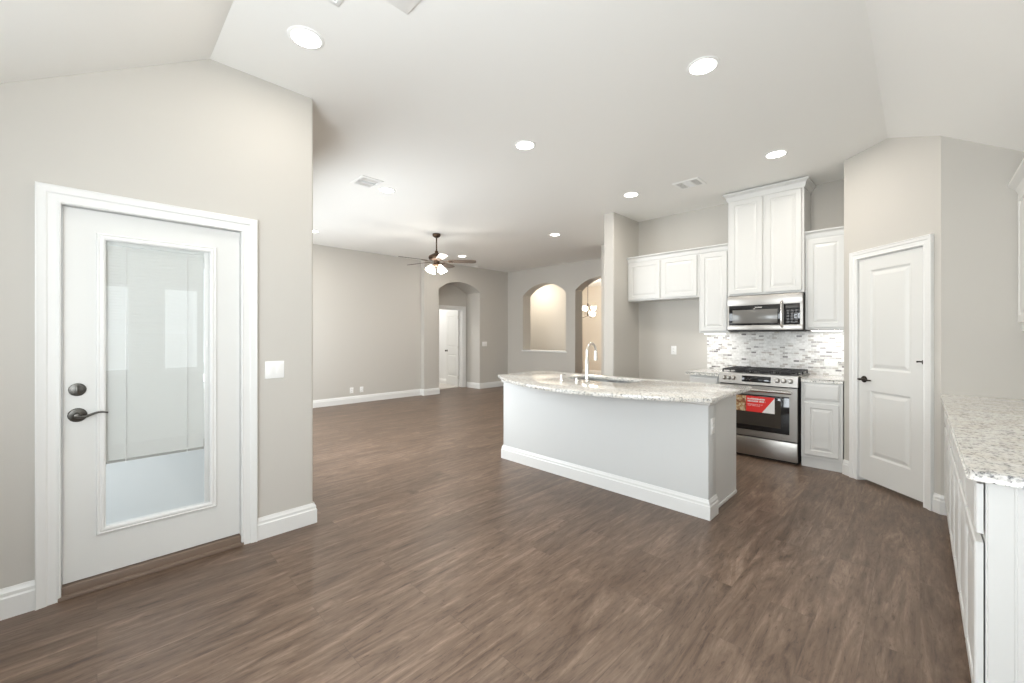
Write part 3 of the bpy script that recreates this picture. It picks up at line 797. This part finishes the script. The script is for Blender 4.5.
BF = 5.215      # base carcass front
cabinet('base_cabinet', 'white base cabinet left of the steel range', (-2.045, BF, 0), 0, 0.355, KY-BF-0.002, 0, 0.888, [(0.02, 0.335, 0.135, 0.675)], [(0.02, 0.335, 0.71, 0.868)], toe=0.02)
cabinet('base_cabinet', 'white base cabinet between the steel range and the pantry wall', (-0.888, BF, 0), 0, 0.345, KY-BF-0.002, 0, 0.888, [(0.03, 0.315, 0.135, 0.675)], [(0.03, 0.315, 0.71, 0.868)], toe=0.02)
def slab(name, label, poly, z0, z1, bev=0.006):
    t = bmesh.new()
    mb = MB(); mb.prism(poly, z0, z1, XY)
    bmesh.ops.remove_doubles(mb.bm, verts=mb.bm.verts, dist=1e-5)
    es = [e for e in mb.bm.edges if abs(e.verts[0].co.z-e.verts[1].co.z) < 1e-5]
    bmesh.ops.bevel(mb.bm, geom=es, offset=bev, segments=2, profile=0.5, affect='EDGES')
    t.free()
    return tag(mb.build(name, M['granite']), label, 'countertop')
def rect_poly(x0, x1, y0, y1): return [(x0, y0), (x1, y0), (x1, y1), (x0, y1)]
slab('countertop', 'small granite countertop left of the range', rect_poly(-2.075, -1.690, 5.165, KY-0.012), 0.889, 0.922)
slab('countertop', 'small granite countertop between the range and pantry wall', rect_poly(-0.888, pl[0]-0.006, 5.20, KY-0.012), 0.889, 0.922)
b = MB(); b.box(-2.045, pl[0]-0.003, KY-0.011, KY-0.001, 0.923, 1.50)
# leave room for cabinets: tiles stop at their undersides
tag(b.build('tile_backsplash', M['mosaic']), 'grey and white mosaic tile backsplash behind the range', 'backsplash')

# under-cabinet lights
def undercab(x0, x1, label):
    t = thing('under_cabinet_light', label, 'light', (x0, 5.56, 1.40), 0, 'lights under the wall cabinets')
    w_ = x1-x0
    MB().box(0, w_, 0, 0.045, -0.010, 0, 0.002).build('housing', M['plastic'], t)
    MB().box(0.01, w_-0.01, 0.008, 0.037, -0.0125, -0.0095).build('diffuser', M['led'], t)
    a_ = area('under_cabinet_lamp', ((x0+x1)/2, 5.60, 1.375), (math.radians(12), 0, 0), w_-0.04, 0.04, 0.8, (1, 0.97, 0.92))
    return t
undercab(-2.0, -1.73, 'slim lit strip under the narrow cabinet left of the microwave')
u2 = undercab(-0.86, -0.58, 'slim lit strip under the narrow cabinet beside the pantry')
u2.location.z = 1.432

# ------------------------------------------------------------------ microwave
mw = thing('microwave', 'stainless over-the-range microwave under the tall cabinet', 'microwave', (-1.664, 5.395, 1.422))
W_, H_, Dp = 0.760, 0.420, KY-5.395-0.014
MB().box(0, W_, 0.03, Dp, 0, H_, 0.003).build('body', M['dark'], mw)
dx1 = 0.585
fr = MB()
fr.box(0, W_, 0, 0.032, 0.300, H_-0.002, 0.004)                # top rail
fr.box(0, W_, 0, 0.032, 0.012, 0.070, 0.004)                   # bottom rail
fr.box(0, 0.025, 0.001, 0.032, 0.066, 0.304); fr.box(W_-0.028, W_, 0.001, 0.032, 0.066, 0.304)
fr.box(0.556, 0.582, 0.001, 0.032, 0.066, 0.304)
fr.build('steel_face', M['steel'], mw)
MB().box(0.020, 0.562, -0.003, 0.028, 0.068, 0.303, 0.003).build('door_glass', M['black'], mw)
MB().box(0.060, 0.525, -0.0042, -0.002, 0.092, 0.250, 0.0005).build('window', M['mwglass'], mw)
MB().box(0.300, 0.372, -0.0045, -0.002, 0.270, 0.280).build('badge', M['chrome'], mw)
MB().box(0.586, 0.736, -0.003, 0.028, 0.068, 0.303, 0.003).build('control_panel', M['black'], mw)
MB().box(0.606, 0.722, -0.0042, -0.002, 0.255, 0.288).build('display', M['ovenglass'], mw)
kp = MB()
for r in range(5):
    for q in range(3): kp.box(0.612+q*0.038, 0.638+q*0.038, -0.0042, -0.002, 0.090+r*0.031, 0.110+r*0.031)
kp.build('keypad', M['ovenglass'], mw)
hd = MB(); hd.tube([(0.570, -0.002, 0.335), (0.570, -0.036, 0.325), (0.570, -0.044, 0.29), (0.570, -0.046, 0.19), (0.570, -0.044, 0.09), (0.570, -0.036, 0.055), (0.570, -0.002, 0.045)], 0.0115, 12)
hd.build('handle', M['chrome'], mw)
MB().box(0.03, W_-0.03, 0.02, Dp-0.02, -0.006, 0.003).build('bottom_vent', M['dark'], mw)

# ------------------------------------------------------------------ range
rg = thing('gas_range', 'stainless slide-in gas range with red sticker on the oven door', 'range', (-1.683, 5.165, 0))
RWd = 0.775; RD = KY-5.165-0.016
b = MB(); b.box(0.004, RWd-0.004, 0.030, RD, 0.012, 0.905, 0.002); b.build('body', M['dark'], rg)
for xx in (0.05, RWd-0.05):
    for yy in (0.08, RD-0.08): MB().lathe([(0.016, 0), (0.016, 0.014)], (xx, yy, 0), 'Z', 12).build('foot', M['blackmatte'], rg)
MB().box(0.004, RWd-0.004, 0.0, 0.032, 0.030, 0.232, 0.005).build('drawer', M['steel'], rg)
od = MB()
zA, zB = 0.246, 0.808
wx0, wx1, wz0, wz1 = 0.075, RWd-0.075, 0.315, 0.712
for a, b_, z0, z1 in ((0.004, wx0, zA, zB), (wx1, RWd-0.004, zA, zB), (wx0, wx1, zA, wz0), (wx0, wx1, wz1, zB)):
    od.box(a, b_, -0.006, 0.030, z0, z1)
odo = od.build('oven_door', M['steel'], rg)
MB().box(wx0-0.002, wx1+0.002, -0.0075, 0.02, wz0-0.002, wz1+0.002, 0.001).build('door_glass', M['black'], odo)
MB().box(wx0+0.075, wx1-0.075, -0.0085, -0.005, wz0+0.055, wz1-0.045).build('oven_window', M['ovenglass'], odo)
hh = MB(); hh.tube([(0.045, -0.055, 0.766), (RWd-0.045, -0.055, 0.766)], 0.017, 14)
for xx in (0.075, RWd-0.075): hh.box(xx-0.012, xx+0.012, -0.055, -0.003, 0.757, 0.775, 0.003)
hh.build('oven_handle', M['chrome'], odo)
# control panel : sloped front
cp = MB(); cp.prism([(-0.012, 0.822), (0.06, 0.822), (0.10, 0.935), (0.022, 0.945), (0.006, 0.938)], 0.0, RWd, lambda u, v, n: (n, u, v))
cp.build('control_panel', M['steel'], rg)
nv = Vector((0, -0.115, 0.018)).normalized()       # sloped face normal, roughly
tilt = math.atan2(0.018, 0.116)
def on_face(x, z): return Vector((x, -0.012+0.018*(z-0.822)/0.116, z))
def tilted(x, z): return Matrix.Translation(on_face(x, z)) @ Matrix.Rotation(-tilt, 4, 'X')
MB().box(-0.135, 0.150, -0.003, 0.004, -0.033, 0.036, 0.001, mtx=tilted(0.380, 0.882)).build('display', M['black'], rg)
dm = MB()
for k in range(6): dm.box(-0.118+k*0.014, -0.110+k*0.014, -0.004, -0.002, -0.012+0.016*(k % 2), -0.006+0.016*(k % 2), mtx=tilted(0.380, 0.882))
dm.build('touch_keys', M['mwglass'], rg)
for kx in (0.060, 0.108, 0.156, 0.590, 0.650, 0.710):
    k = MB(); k.lathe([(0.001, 0.0), (0.026, 0.0), (0.026, -0.006), (0.021, -0.010), (0.019, -0.030), (0.016, -0.034), (0.001, -0.034)], (0, 0, 0), 'Y', 20)
    k.box(-0.004, 0.004, -0.040, -0.028, -0.018, 0.018, 0.002)
    bmesh.ops.transform(k.bm, matrix=tilted(kx, 0.884), verts=k.bm.verts)
    k.build('knob', M['steel'], rg)
MB().box(0.0, RWd, 0.06, RD, 0.903, 0.934, 0.004).build('cooktop', M['steel'], rg)
MB().box(0.03, RWd-0.03, 0.085, RD-0.03, 0.930, 0.938, 0.002).build('cooktop_well', M['black'], rg)
for bx, by, br_ in ((0.15, 0.22, 0.042), (0.15, 0.47, 0.036), (0.387, 0.345, 0.05), (0.625, 0.22, 0.045), (0.625, 0.47, 0.036)):
    q = MB(); q.lathe([(0.001, 0.938), (br_+0.012, 0.938), (br_+0.010, 0.946), (br_, 0.948), (br_, 0.956), (br_-0.006, 0.959), (0.001, 0.959)], (bx, by, 0), 'Z', 20)
    q.build('burner', M['blackmatte'], rg)
for gx0, gx1 in ((0.010, 0.255), (0.262, 0.513), (0.520, 0.765)):
    q = MB(); gy0_, gy1_ = 0.085, RD-0.035
    zt0, zt1 = 0.966, 0.980
    for xx in (gx0, (gx0+gx1)/2-0.006, gx1-0.012): q.box(xx, xx+0.012, gy0_, gy1_, zt0, zt1, 0.002)
    for k in range(5):
        yy = gy0_+(gy1_-gy0_-0.012)*k/4; q.box(gx0, gx1, yy, yy+0.012, zt0, zt1, 0.002)
    for xx in (gx0, gx1-0.012):
        for yy in (gy0_, gy1_-0.012, (gy0_+gy1_)/2): q.box(xx, xx+0.012, yy, yy+0.012, 0.936, zt0+0.002, 0.001)
    q.build('grate', M['blackmatte'], rg)
# promotional sticker hanging on the oven door (part of the door)
sx0, sx1, sz0, sz1 = 0.100, 0.568, 0.520, 0.694
sk = MB(); sk.box(sx0, sx1, -0.0102, -0.0086, sz0, sz1)
sko = sk.build('sticker', M['red'], odo)
MB().box(sx0, sx0+0.19, -0.0112, -0.0098, sz0, sz1).build('food_picture', M['food'], sko)
q = MB(); q.prism([(sx1, sz0), (sx1, sz1-0.005), (sx1-0.120, sz0)], -0.0112, -0.0098, XZ); q.build('white_corner', M['labelwhite'], sko)
for rows in (((0.655, 0.017, 0.475), (0.630, 0.017, 0.480)), ((0.600, 0.006, 0.455), (0.586, 0.005, 0.43))):
    q = MB()
    big = rows[0][1] > 0.01
    for za, hgt, x1_ in rows:
        xx = sx0+0.205
        while xx < x1_:
            ww = random.uniform(0.007, 0.013) if big else random.uniform(0.005, 0.009)
            q.box(xx, min(xx+ww, x1_), -0.0112, -0.0098, za, za+hgt*random.choice((1, 1, 0.8)))
            xx += ww+(0.003 if random.random() < 0.8 else 0.010)
    q.build('lettering', M['labelwhite'], sko)

# ------------------------------------------------------------------ island
IX0, IX1, IY0 = -3.315, -1.118, 3.205
isl = thing('kitchen_island', 'long pale grey kitchen island with white base trim under a bowed granite top', 'kitchen island', ((IX0+IX1)/2, 3.55, 0))
ox, oy = isl.location.x, isl.location.y
L = lambda x0, x1, y0, y1: (x0-ox, x1-ox, y0-oy, y1-oy)
MB().box(*L(IX0, IX1, IY0, 3.365), 0, 0.893, 0.008).build('knee_wall', M['island'], isl)
path = [(IX0-ox, 3.365-oy), (IX0-ox, IY0-oy), (IX1-ox, IY0-oy), (IX1-ox, 3.365-oy)]
MB().sweep(path, [(-o, h) for o, h in BB], XY).build('base_trim', M['trim'], isl, angle=25)
MB().sweep(path, [(0, 0.848), (-0.010, 0.848), (-0.016, 0.856), (-0.016, 0.884), (-0.022, 0.893), (0, 0.893)], XY).build('cap_trim', M['trim'], isl, angle=25)
cb = MB()
cb.box(*L(IX0+0.02, IX0+0.04, 3.365, 3.93), 0, 0.893); cb.box(*L(IX1-0.04, IX1-0.022, 3.365, 3.93), 0, 0.893)
cb.box(*L(IX0+0.04, IX1-0.04, 3.91, 3.93), 0.10, 0.893); cb.box(*L(IX0+0.04, IX1-0.04, 3.365, 3.385), 0, 0.893); cb.box(*L(IX0+0.04, IX1-0.04, 3.385, 3.91), 0.09, 0.11)
cb.build('cabinet_body', M['cabinet'], isl)
MB().box(*L(IX1-0.032, IX1-0.014, 3.365, 3.93), 0, 0.028, 0.006).build('shoe_moulding', M['trim'], isl)
for k in range(4):
    xa = IX0+0.06+k*0.52
    dd = MB(); dd.box(*L(xa, xa+0.50, 3.93, 3.948), 0.12, 0.87, 0.004); dd.build('door', M['cabinet'], isl)
plate('power_outlet', 'white outlet on the narrow end of the kitchen island', 'power outlet', (IX1, 3.285, 0.685), PI/2, 0.072, 0.118, 'socket')

# bowed island top with sink cut-out
TX0, TX1, TY1 = -3.395, -1.035, 3.985
bow = lambda x: 2.70+0.36*((x+2.10)/1.10)**2
SK = (-2.64, -1.93, 3.43, 3.83)
mb = MB(); bm = mb.bm
outer = [(TX0+(TX1-TX0)*k/48, bow(TX0+(TX1-TX0)*k/48)) for k in range(49)]+[(TX1, TY1), (TX0, TY1)]
r = 0.06
inner = []
for cx_, cy_, a0 in ((SK[1]-r, SK[2]+r, -PI/2), (SK[1]-r, SK[3]-r, 0), (SK[0]+r, SK[3]-r, PI/2), (SK[0]+r, SK[2]+r, PI)):
    inner += [(cx_+r*math.cos(a0+PI/2*k/6), cy_+r*math.sin(a0+PI/2*k/6)) for k in range(7)]
es = []
for loop in (outer, inner):
    vs = [bm.verts.new((x, y, 0.896)) for x, y in loop]
    es += [bm.edges.new((vs[i], vs[(i+1) % len(vs)])) for i in range(len(vs))]
res = bmesh.ops.triangle_fill(bm, use_beauty=True, use_dissolve=False, edges=es)
ext = bmesh.ops.extrude_face_region(bm, geom=bm.faces[:])
bmesh.ops.translate(bm, vec=(0, 0, 0.032), verts=[v for v in ext['geom'] if isinstance(v, bmesh.types.BMVert)])
bmesh.ops.recalc_face_normals(bm, faces=bm.faces)
be = [e for e in bm.edges if len(e.link_faces) == 2 and e.calc_face_angle(0) > 1.2 and abs(e.verts[0].co.z-e.verts[1].co.z) < 1e-4]
bmesh.ops.bevel(bm, geom=be, offset=0.006, segments=2, profile=0.5, affect='EDGES')
tag(mb.build('countertop', M['granite']), 'polished granite island top with a bowed front edge', 'countertop')
CT = 0.928

sk = thing('kitchen_sink', 'stainless double-bowl undermount sink in the island top', 'sink', (0, 0, 0))
rim = MB()
zr = 0.8945
rim.sweep([(SK[0], SK[2]), (SK[1], SK[2]), (SK[1], SK[3]), (SK[0], SK[3])], [(-0.022, zr-0.002), (-0.022, zr), (0.012, zr), (0.012, zr-0.002)], XY, closed=True)
rim.box((SK[0]+SK[1])/2-0.02, (SK[0]+SK[1])/2+0.02, SK[2], SK[3], zr-0.03, zr-0.012, 0.004)
rim.build('rim', M['sinkmetal'], sk)
for xa, xb in ((SK[0]+0.006, (SK[0]+SK[1])/2-0.012), ((SK[0]+SK[1])/2+0.012, SK[1]-0.006)):
    q = MB(); ya, yb = SK[2]+0.006, SK[3]-0.006
    def rr(i, z, rad=0.05):
        out = []
        for cx_, cy_, a0 in ((xb-rad, ya+rad, -PI/2), (xb-rad, yb-rad, 0), (xa+rad, yb-rad, PI/2), (xa+rad, ya+rad, PI)):
            out += [(cx_+(rad-i)*math.cos(a0+PI/2*k/5), cy_+(rad-i)*math.sin(a0+PI/2*k/5), z) for k in range(6)]
        return out
    q.grid([rr(0, zr-0.003), rr(0.004, 0.74), rr(0.012, 0.715), rr(0.035, 0.700)], True, False, True)
    q.grid([rr(-0.002, zr-0.003), rr(0.002, 0.738), rr(0.010, 0.713), rr(0.035, 0.698)], True, False, True)
    q.build('bowl', M['sinkmetal'], sk)
    MB().lathe([(0.001, 0.7005), (0.045, 0.7005), (0.045, 0.704), (0.030, 0.703), (0.028, 0.7015), (0.001, 0.7015)], ((xa+xb)/2, (ya+yb)/2, 0), 'Z', 20).build('drain', M['chrome'], sk)

fx, fy = -2.285, 3.335
fc = thing('faucet', 'tall gooseneck pull-down faucet standing at the island sink', 'faucet', (fx, fy, CT))
q = MB(); q.lathe([(0.001, 0), (0.027, 0), (0.028, 0.006), (0.022, 0.012), (0.018, 0.03), (0.0175, 0.20), (0.016, 0.205), (0.001, 0.205)], (0, 0, 0), 'Z', 24)
fo_ = q.build('body', M['chrome'], fc)
R_ = 0.075
pts = [(0, 0, 0.20), (0, 0, 0.29)]+[(0, R_-R_*math.cos(a), 0.29+R_*math.sin(a)) for a in [PI*k/14 for k in range(1, 15)]]+[(0, 2*R_, 0.275)]
MB().tube(pts, 0.0115, 14).build('spout', M['chrome'], fc)
q = MB(); q.lathe([(0.001, 0.195), (0.019, 0.195), (0.020, 0.205), (0.016, 0.25), (0.0135, 0.285), (0.001, 0.285)], (0, 2*R_, 0), 'Z', 18); q.build('spray_head', M['chrome'], fc)
q = MB(); q.tube([(-0.010, 0.011, 0.085), (-0.031, 0.032, 0.092)], 0.011, 12); q.tube([(-0.028, 0.029, 0.092), (-0.037, 0.038, 0.115), (-0.048, 0.049, 0.155)], [0.008, 0.006, 0.005], 10); q.build('handle', M['chrome'], fc)
q = thing('soap_dispenser', 'short metal soap dispenser left of the gooseneck faucet', 'soap dispenser', (-2.455, 3.155, CT))
MB().lathe([(0.001, 0), (0.021, 0), (0.021, 0.005), (0.013, 0.010), (0.012, 0.048), (0.015, 0.050), (0.015, 0.066), (0.001, 0.067)], (0, 0, 0), 'Z', 20).build('body', M['chrome'], q)
MB().tube([(0, 0, 0.058), (0, 0.03, 0.060), (0, 0.060, 0.054)], [0.008, 0.007, 0.006], 10).build('nozzle', M['chrome'], q)
q = thing('air_switch', 'small round metal button between faucet and soap dispenser', 'button', (-2.33, 3.23, CT))
MB().lathe([(0.001, 0), (0.020, 0), (0.020, 0.006), (0.016, 0.008), (0.001, 0.008)], (0, 0, 0), 'Z', 18).build('base', M['chrome'], q)
MB().lathe([(0.001, 0.006), (0.012, 0.006), (0.012, 0.034), (0.010, 0.038), (0.001, 0.038)], (0, 0, 0), 'Z', 18).build('push_button', M['chrome'], q)

# ------------------------------------------------------------------ right-hand counter run (faces -X)
RY0, RY1 = 2.085, pr[1]-0.004
RFX = 0.155
def right_cab(label, ya, yb, first=False):
    w_ = yb-ya; h2 = w_/2
    t = cabinet('base_cabinet', label, (RFX, yb, 0), -PI/2, w_, RIGHT_X-RFX-0.003, 0, 0.888,
                [(0.025, h2-0.012, 0.125, 0.675), (h2+0.012, w_-0.006 if first else w_-0.025, 0.125, 0.675)],
                [(0.025, h2-0.012, 0.705, 0.872), (h2+0.012, w_-0.006 if first else w_-0.025, 0.705, 0.872)], toe=0.055, gap=0.004)
    if first:
        q = MB(); dpt = RIGHT_X-RFX-0.003
        q.box(w_, w_+0.006, 0.004, dpt, 0.0, 0.888)
        for a, b_ in ((0.004, 0.062), (0.066, 0.255), (0.259, 0.448), (0.452, dpt)): q.box(w_+0.005, w_+0.0085, a, b_, 0.0, 0.886, 0.0015, 1)
        q.build('end_panel', M['cabinet'], t)
    return t
span = (RY1-RY0)/3
right_cab('nearest white base cabinet of the right-hand counter, its end panel in view', RY0, RY0+span-0.002, True)
right_cab('middle white base cabinet under the right-hand counter', RY0+span, RY0+2*span-0.002)
right_cab('white base cabinet of the right-hand counter next to the pantry side wall', RY0+2*span, RY1)
rad = 0.03
cpts = [(0.118+rad-rad*math.cos(a), 2.045+rad-rad*math.sin(a)) for a in [PI/2*k/5 for k in range(6)]]
slab('countertop', 'long speckled granite countertop along the right wall', cpts+[(RIGHT_X-0.002, 2.045), (RIGHT_X-0.002, RY1-0.001), (0.118, RY1-0.001)], 0.890, 0.924)
cabinet('wall_cabinet', 'white crowned wall cabinet at the right edge of the view', (0.505, RY1, 0), -PI/2, 1.2, RIGHT_X-0.505-0.003, 1.40, 2.44, g2(1.2, 1.44, 2.44, 2), crown=(False, True, True, 0.11, 0.06))

# ------------------------------------------------------------------ ceiling fixtures
def can_light(loc, label):
    t = thing('recessed_light', label, 'ceiling light', loc, 0, 'round recessed lights in the flat ceiling')
    MB().lathe([(0.078, -0.006), (0.082, -0.008), (0.096, -0.004), (0.098, 0.0), (0.076, 0.0)], (0, 0, 0), 'Z', 40, cap=False).build('trim_ring', M['plastic'], t)
    MB().lathe([(0.001, -0.009), (0.060, -0.008), (0.079, -0.005), (0.079, -0.002), (0.001, -0.002)], (0, 0, 0), 'Z', 40).build('lens', M['lens'], t)
    return t
CANS = [(-2.535, 0.856, 'recessed ceiling light nearest the patio door wall peak'),
        (-0.989, 2.739, 'recessed ceiling light above the floor right of the island'),
        (-2.547, 2.737, 'recessed ceiling light above the island front'),
        (-0.975, 4.557, 'recessed ceiling light in front of the pantry door'),
        (-2.518, 4.613, 'recessed ceiling light above the aisle by the refrigerator space'),
        (-4.50, 2.428, 'recessed ceiling light beside the living room air vent'),
        (-4.44, 5.524, 'recessed ceiling light between the fan and the narrow wall end'),
        (-7.136, 2.518, 'recessed ceiling light half hidden by the patio door wall corner'),
        (-7.08, 5.60, 'recessed ceiling light just behind the ceiling fan')]
c0 = None
for x, y, lab in CANS:
    c0 = can_light((x, y, CZ), lab) if c0 is None else c0
    if (x, y) != (CANS[0][0], CANS[0][1]): dup(c0, (x, y, CZ), 0, lab)
    a_ = area('recessed_lamp', (x, y, CZ-0.014), (0, 0, 0), 0.13, 0.13, CAN_W*(0.55 if y < 1 else 1.0), WARM, 'DISK')

def vent(loc, w_, h_, label, slotted=True, name='air_vent'):
    t = thing(name, label, 'air vent', loc)
    fr = MB(); fr.sweep([(-w_/2, -h_/2), (w_/2, -h_/2), (w_/2, h_/2), (-w_/2, h_/2)], [(0, 0), (0, -0.005), (0.006, -0.009), (0.024, -0.009), (0.028, -0.004), (0.028, 0)], XY, closed=True)
    fr.box(-w_*0.16, -w_*0.13, -h_/2+0.02, h_/2-0.02, -0.008, -0.001); fr.box(w_*0.13, w_*0.16, -h_/2+0.02, h_/2-0.02, -0.008, -0.001)
    fr.build('frame', M['plastic'], t)
    MB().box(-w_/2+0.02, w_/2-0.02, -h_/2+0.02, h_/2-0.02, -0.002, -0.0005).build('backing', M['ventdark'], t)
    sl = MB()
    k = -h_/2+0.04
    while k < h_/2-0.03:
        sl.box(-w_*0.13, w_*0.13, k-0.004, k+0.003, -0.007, -0.003); k += 0.018
    for sgn in (-1, 1):
        k = w_*0.17
        while k < w_/2-0.03:
            sl.box(sgn*k-0.004, sgn*k+0.004, -h_/2+0.028, h_/2-0.028, -0.007, -0.003); k += 0.016
    sl.build('louvers', M['plastic'], t)
    return t
vent((-4.42, 2.14, CZ), 0.30, 0.25, 'white air vent in the living room ceiling beside a recessed light')
vent((-1.865, 4.75, CZ), 0.29, 0.26, 'white air vent in the kitchen ceiling by the tall cabinet')
vent((-2.06, 0.775, CZ), 0.22, 0.24, 'white air vent cut by the top edge, closer to the patio door')
t = thing('ceiling_cover', 'plain white square ceiling plate cut by the top edge', 'ceiling plate', (-1.80, 1.02, CZ))
MB().box(-0.15, 0.15, -0.15, 0.15, -0.012, 0.0, 0.004).build('plate', M['plastic'], t)
MB().box(-0.12, 0.12, -0.12, 0.12, -0.015, -0.010, 0.002).build('raised_centre', M['plastic'], t)
t = thing('smoke_detector', 'small round white smoke detector on the far living room ceiling', 'smoke detector', (-7.848, 6.643, CZ))
MB().lathe([(0.062, 0), (0.066, -0.010), (0.060, -0.026), (0.045, -0.034), (0.001, -0.036)], (0, 0, 0), 'Z', 28).build('housing', M['plastic'], t)
MB().lathe([(0.001, -0.035), (0.012, -0.035), (0.012, -0.039), (0.001, -0.039)], (0.02, 0, 0), 'Z', 12).build('test_button', M['plastic'], t)

# ceiling fan
FX, FY = -5.852, 4.075
fan = thing('ceiling_fan', 'dark bronze five-blade ceiling fan with lit glass shades', 'ceiling fan', (FX, FY, CZ))
MB().lathe([(0.001, 0), (0.068, 0), (0.070, -0.02), (0.060, -0.045), (0.030, -0.062), (0.014, -0.066), (0.001, -0.066)], (0, 0, 0), 'Z', 28).build('canopy', M['fanmetal'], fan)
MB().lathe([(0.012, -0.06), (0.012, -0.315)], (0, 0, 0), 'Z', 14).build('downrod', M['fanmetal'], fan)
mh = MB(); mh.lathe([(0.001, -0.285), (0.026, -0.29), (0.030, -0.325), (0.075, -0.345), (0.125, -0.375), (0.135, -0.405), (0.125, -0.435), (0.085, -0.455), (0.055, -0.465), (0.050, -0.500), (0.001, -0.502)], (0, 0, 0), 'Z', 32)
mh.build('motor_housing', M['fanmetal'], fan)
cam_a = math.radians(44.755)
for k in range(5):
    a = cam_a+math.radians(3+72*k)
    ca, sa = math.cos(a), math.sin(a)
    T = Matrix.Rotation(a, 4, 'Z') @ Matrix.Translation((0, 0, -0.465)) @ Matrix.Rotation(math.radians(-11), 4, 'X')
    bl = MB()
    pts = [(0.20, -0.055), (0.30, -0.062), (0.60, -0.070), (0.655, -0.060), (0.672, -0.03), (0.675, 0.0), (0.672, 0.03), (0.655, 0.060), (0.60, 0.070), (0.30, 0.062), (0.20, 0.055)]
    bl.prism(pts, -0.004, 0.004, XY); bmesh.ops.transform(bl.bm, matrix=T, verts=bl.bm.verts)
    bo = bl.build('blade', M['blade'], fan)
    ir = MB(); ir.prism([(0.10, -0.014), (0.19, -0.012), (0.23, -0.040), (0.27, -0.035), (0.275, 0.0), (0.27, 0.035), (0.23, 0.040), (0.19, 0.012), (0.10, 0.014)], -0.010, -0.004, XY)
    bmesh.ops.transform(ir.bm, matrix=T, verts=ir.bm.verts)
    ir.build('blade_bracket', M['fanmetal'], bo)
lk = MB(); lk.lathe([(0.001, -0.50), (0.055, -0.502), (0.060, -0.53), (0.040, -0.555), (0.015, -0.565), (0.010, -0.585), (0.001, -0.588)], (0, 0, 0), 'Z', 24)
for k in range(4):
    a = cam_a+math.radians(45+90*k)
    lk.tube([(0.03*math.cos(a), 0.03*math.sin(a), -0.53), (0.075*math.cos(a), 0.075*math.sin(a), -0.525), (0.10*math.cos(a), 0.10*math.sin(a), -0.545)], 0.009, 10)
lko = lk.build('light_kit', M['fanmetal'], fan)
for k in range(4):
    a = cam_a+math.radians(45+90*k)
    s = MB(); s.lathe([(0.018, 0.0), (0.024, -0.012), (0.040, -0.035), (0.056, -0.075), (0.068, -0.110), (0.064, -0.110), (0.050, -0.075), (0.030, -0.035), (0.001, -0.020)], (0, 0, 0), 'Z', 20)
    T = Matrix.Translation((0.10*math.cos(a), 0.10*math.sin(a), -0.543)) @ Matrix.Rotation(a, 4, 'Z') @ Matrix.Rotation(math.radians(-28), 4, 'Y')
    bmesh.ops.transform(s.bm, matrix=T, verts=s.bm.verts)
    tag(s.build('glass_shade', M['globe'], fan), 'lit frosted glass shade')
pl_ = bpy.data.lights.new('fan_lamp', 'POINT'); pl_.energy = 16; pl_.color = WARM; pl_.shadow_soft_size = 0.12
po = bpy.data.objects.new('fan_lamp', pl_); COL.objects.link(po); po.location = (FX, FY, CZ-0.76)

# dining room chandelier
ch = thing('chandelier', 'chandelier with lit glass shades seen through the far arched doorway', 'chandelier', (-6.86, 10.05, CZ))
MB().lathe([(0.001, 0), (0.06, 0), (0.055, -0.02), (0.012, -0.03), (0.001, -0.03)], (0, 0, 0), 'Z', 20).build('canopy', M['bronze'], ch)
MB().lathe([(0.007, -0.02), (0.007, -0.80)], (0, 0, 0), 'Z', 10).build('rod', M['bronze'], ch)
MB().lathe([(0.001, -0.78), (0.02, -0.79), (0.03, -0.86), (0.018, -0.95), (0.035, -1.02), (0.022, -1.15), (0.001, -1.19)], (0, 0, 0), 'Z', 18).build('column', M['bronze'], ch)
for k in range(6):
    a = 2*PI*k/6+0.5; rr_ = 0.26 if k % 2 else 0.17; zz = -1.14 if k % 2 else -0.98
    ca, sa = math.cos(a), math.sin(a)
    ar = MB(); ar.tube([(0.02*ca, 0.02*sa, zz-0.02), (rr_*0.5*ca, rr_*0.5*sa, zz-0.07), (rr_*ca, rr_*sa, zz-0.03)], 0.008, 8)
    aro = ar.build('arm', M['bronze'], ch)
    MB().lathe([(0.02, zz-0.03), (0.055, zz-0.005), (0.072, zz+0.04), (0.075, zz+0.09), (0.068, zz+0.09), (0.05, zz+0.0), (0.001, zz-0.02)], (rr_*ca, rr_*sa, 0), 'Z', 18).build('glass_shade', M['globe'], aro)
pl_ = bpy.data.lights.new('chandelier_lamp', 'POINT'); pl_.energy = 230; pl_.color = (1.0, 0.91, 0.79); pl_.shadow_soft_size = 0.25
po = bpy.data.objects.new('chandelier_lamp', pl_); COL.objects.link(po); po.location = (-6.86, 10.05, 2.15)
# foyer lamp, and an added lamp that brightens the bedroom
dup(c0, (-7.95, 8.60, CZ), 0, 'recessed foyer light behind the arched niche, out of direct view')
area('recessed_lamp', (-7.95, 8.60, CZ-0.014), (0, 0, 0), 0.13, 0.13, 24, (1, 0.92, 0.8), 'DISK')
dup(c0, (-10.0, 5.9, CZ), 0, 'added ceiling light brightening the bedroom, unseen behind the open door')
area('recessed_lamp', (-10.0, 5.9, CZ-0.014), (0, 0, 0), 0.3, 0.3, 42, (1, 0.98, 0.95), 'DISK')  # added source, standing in for daylight from an unseen bedroom window
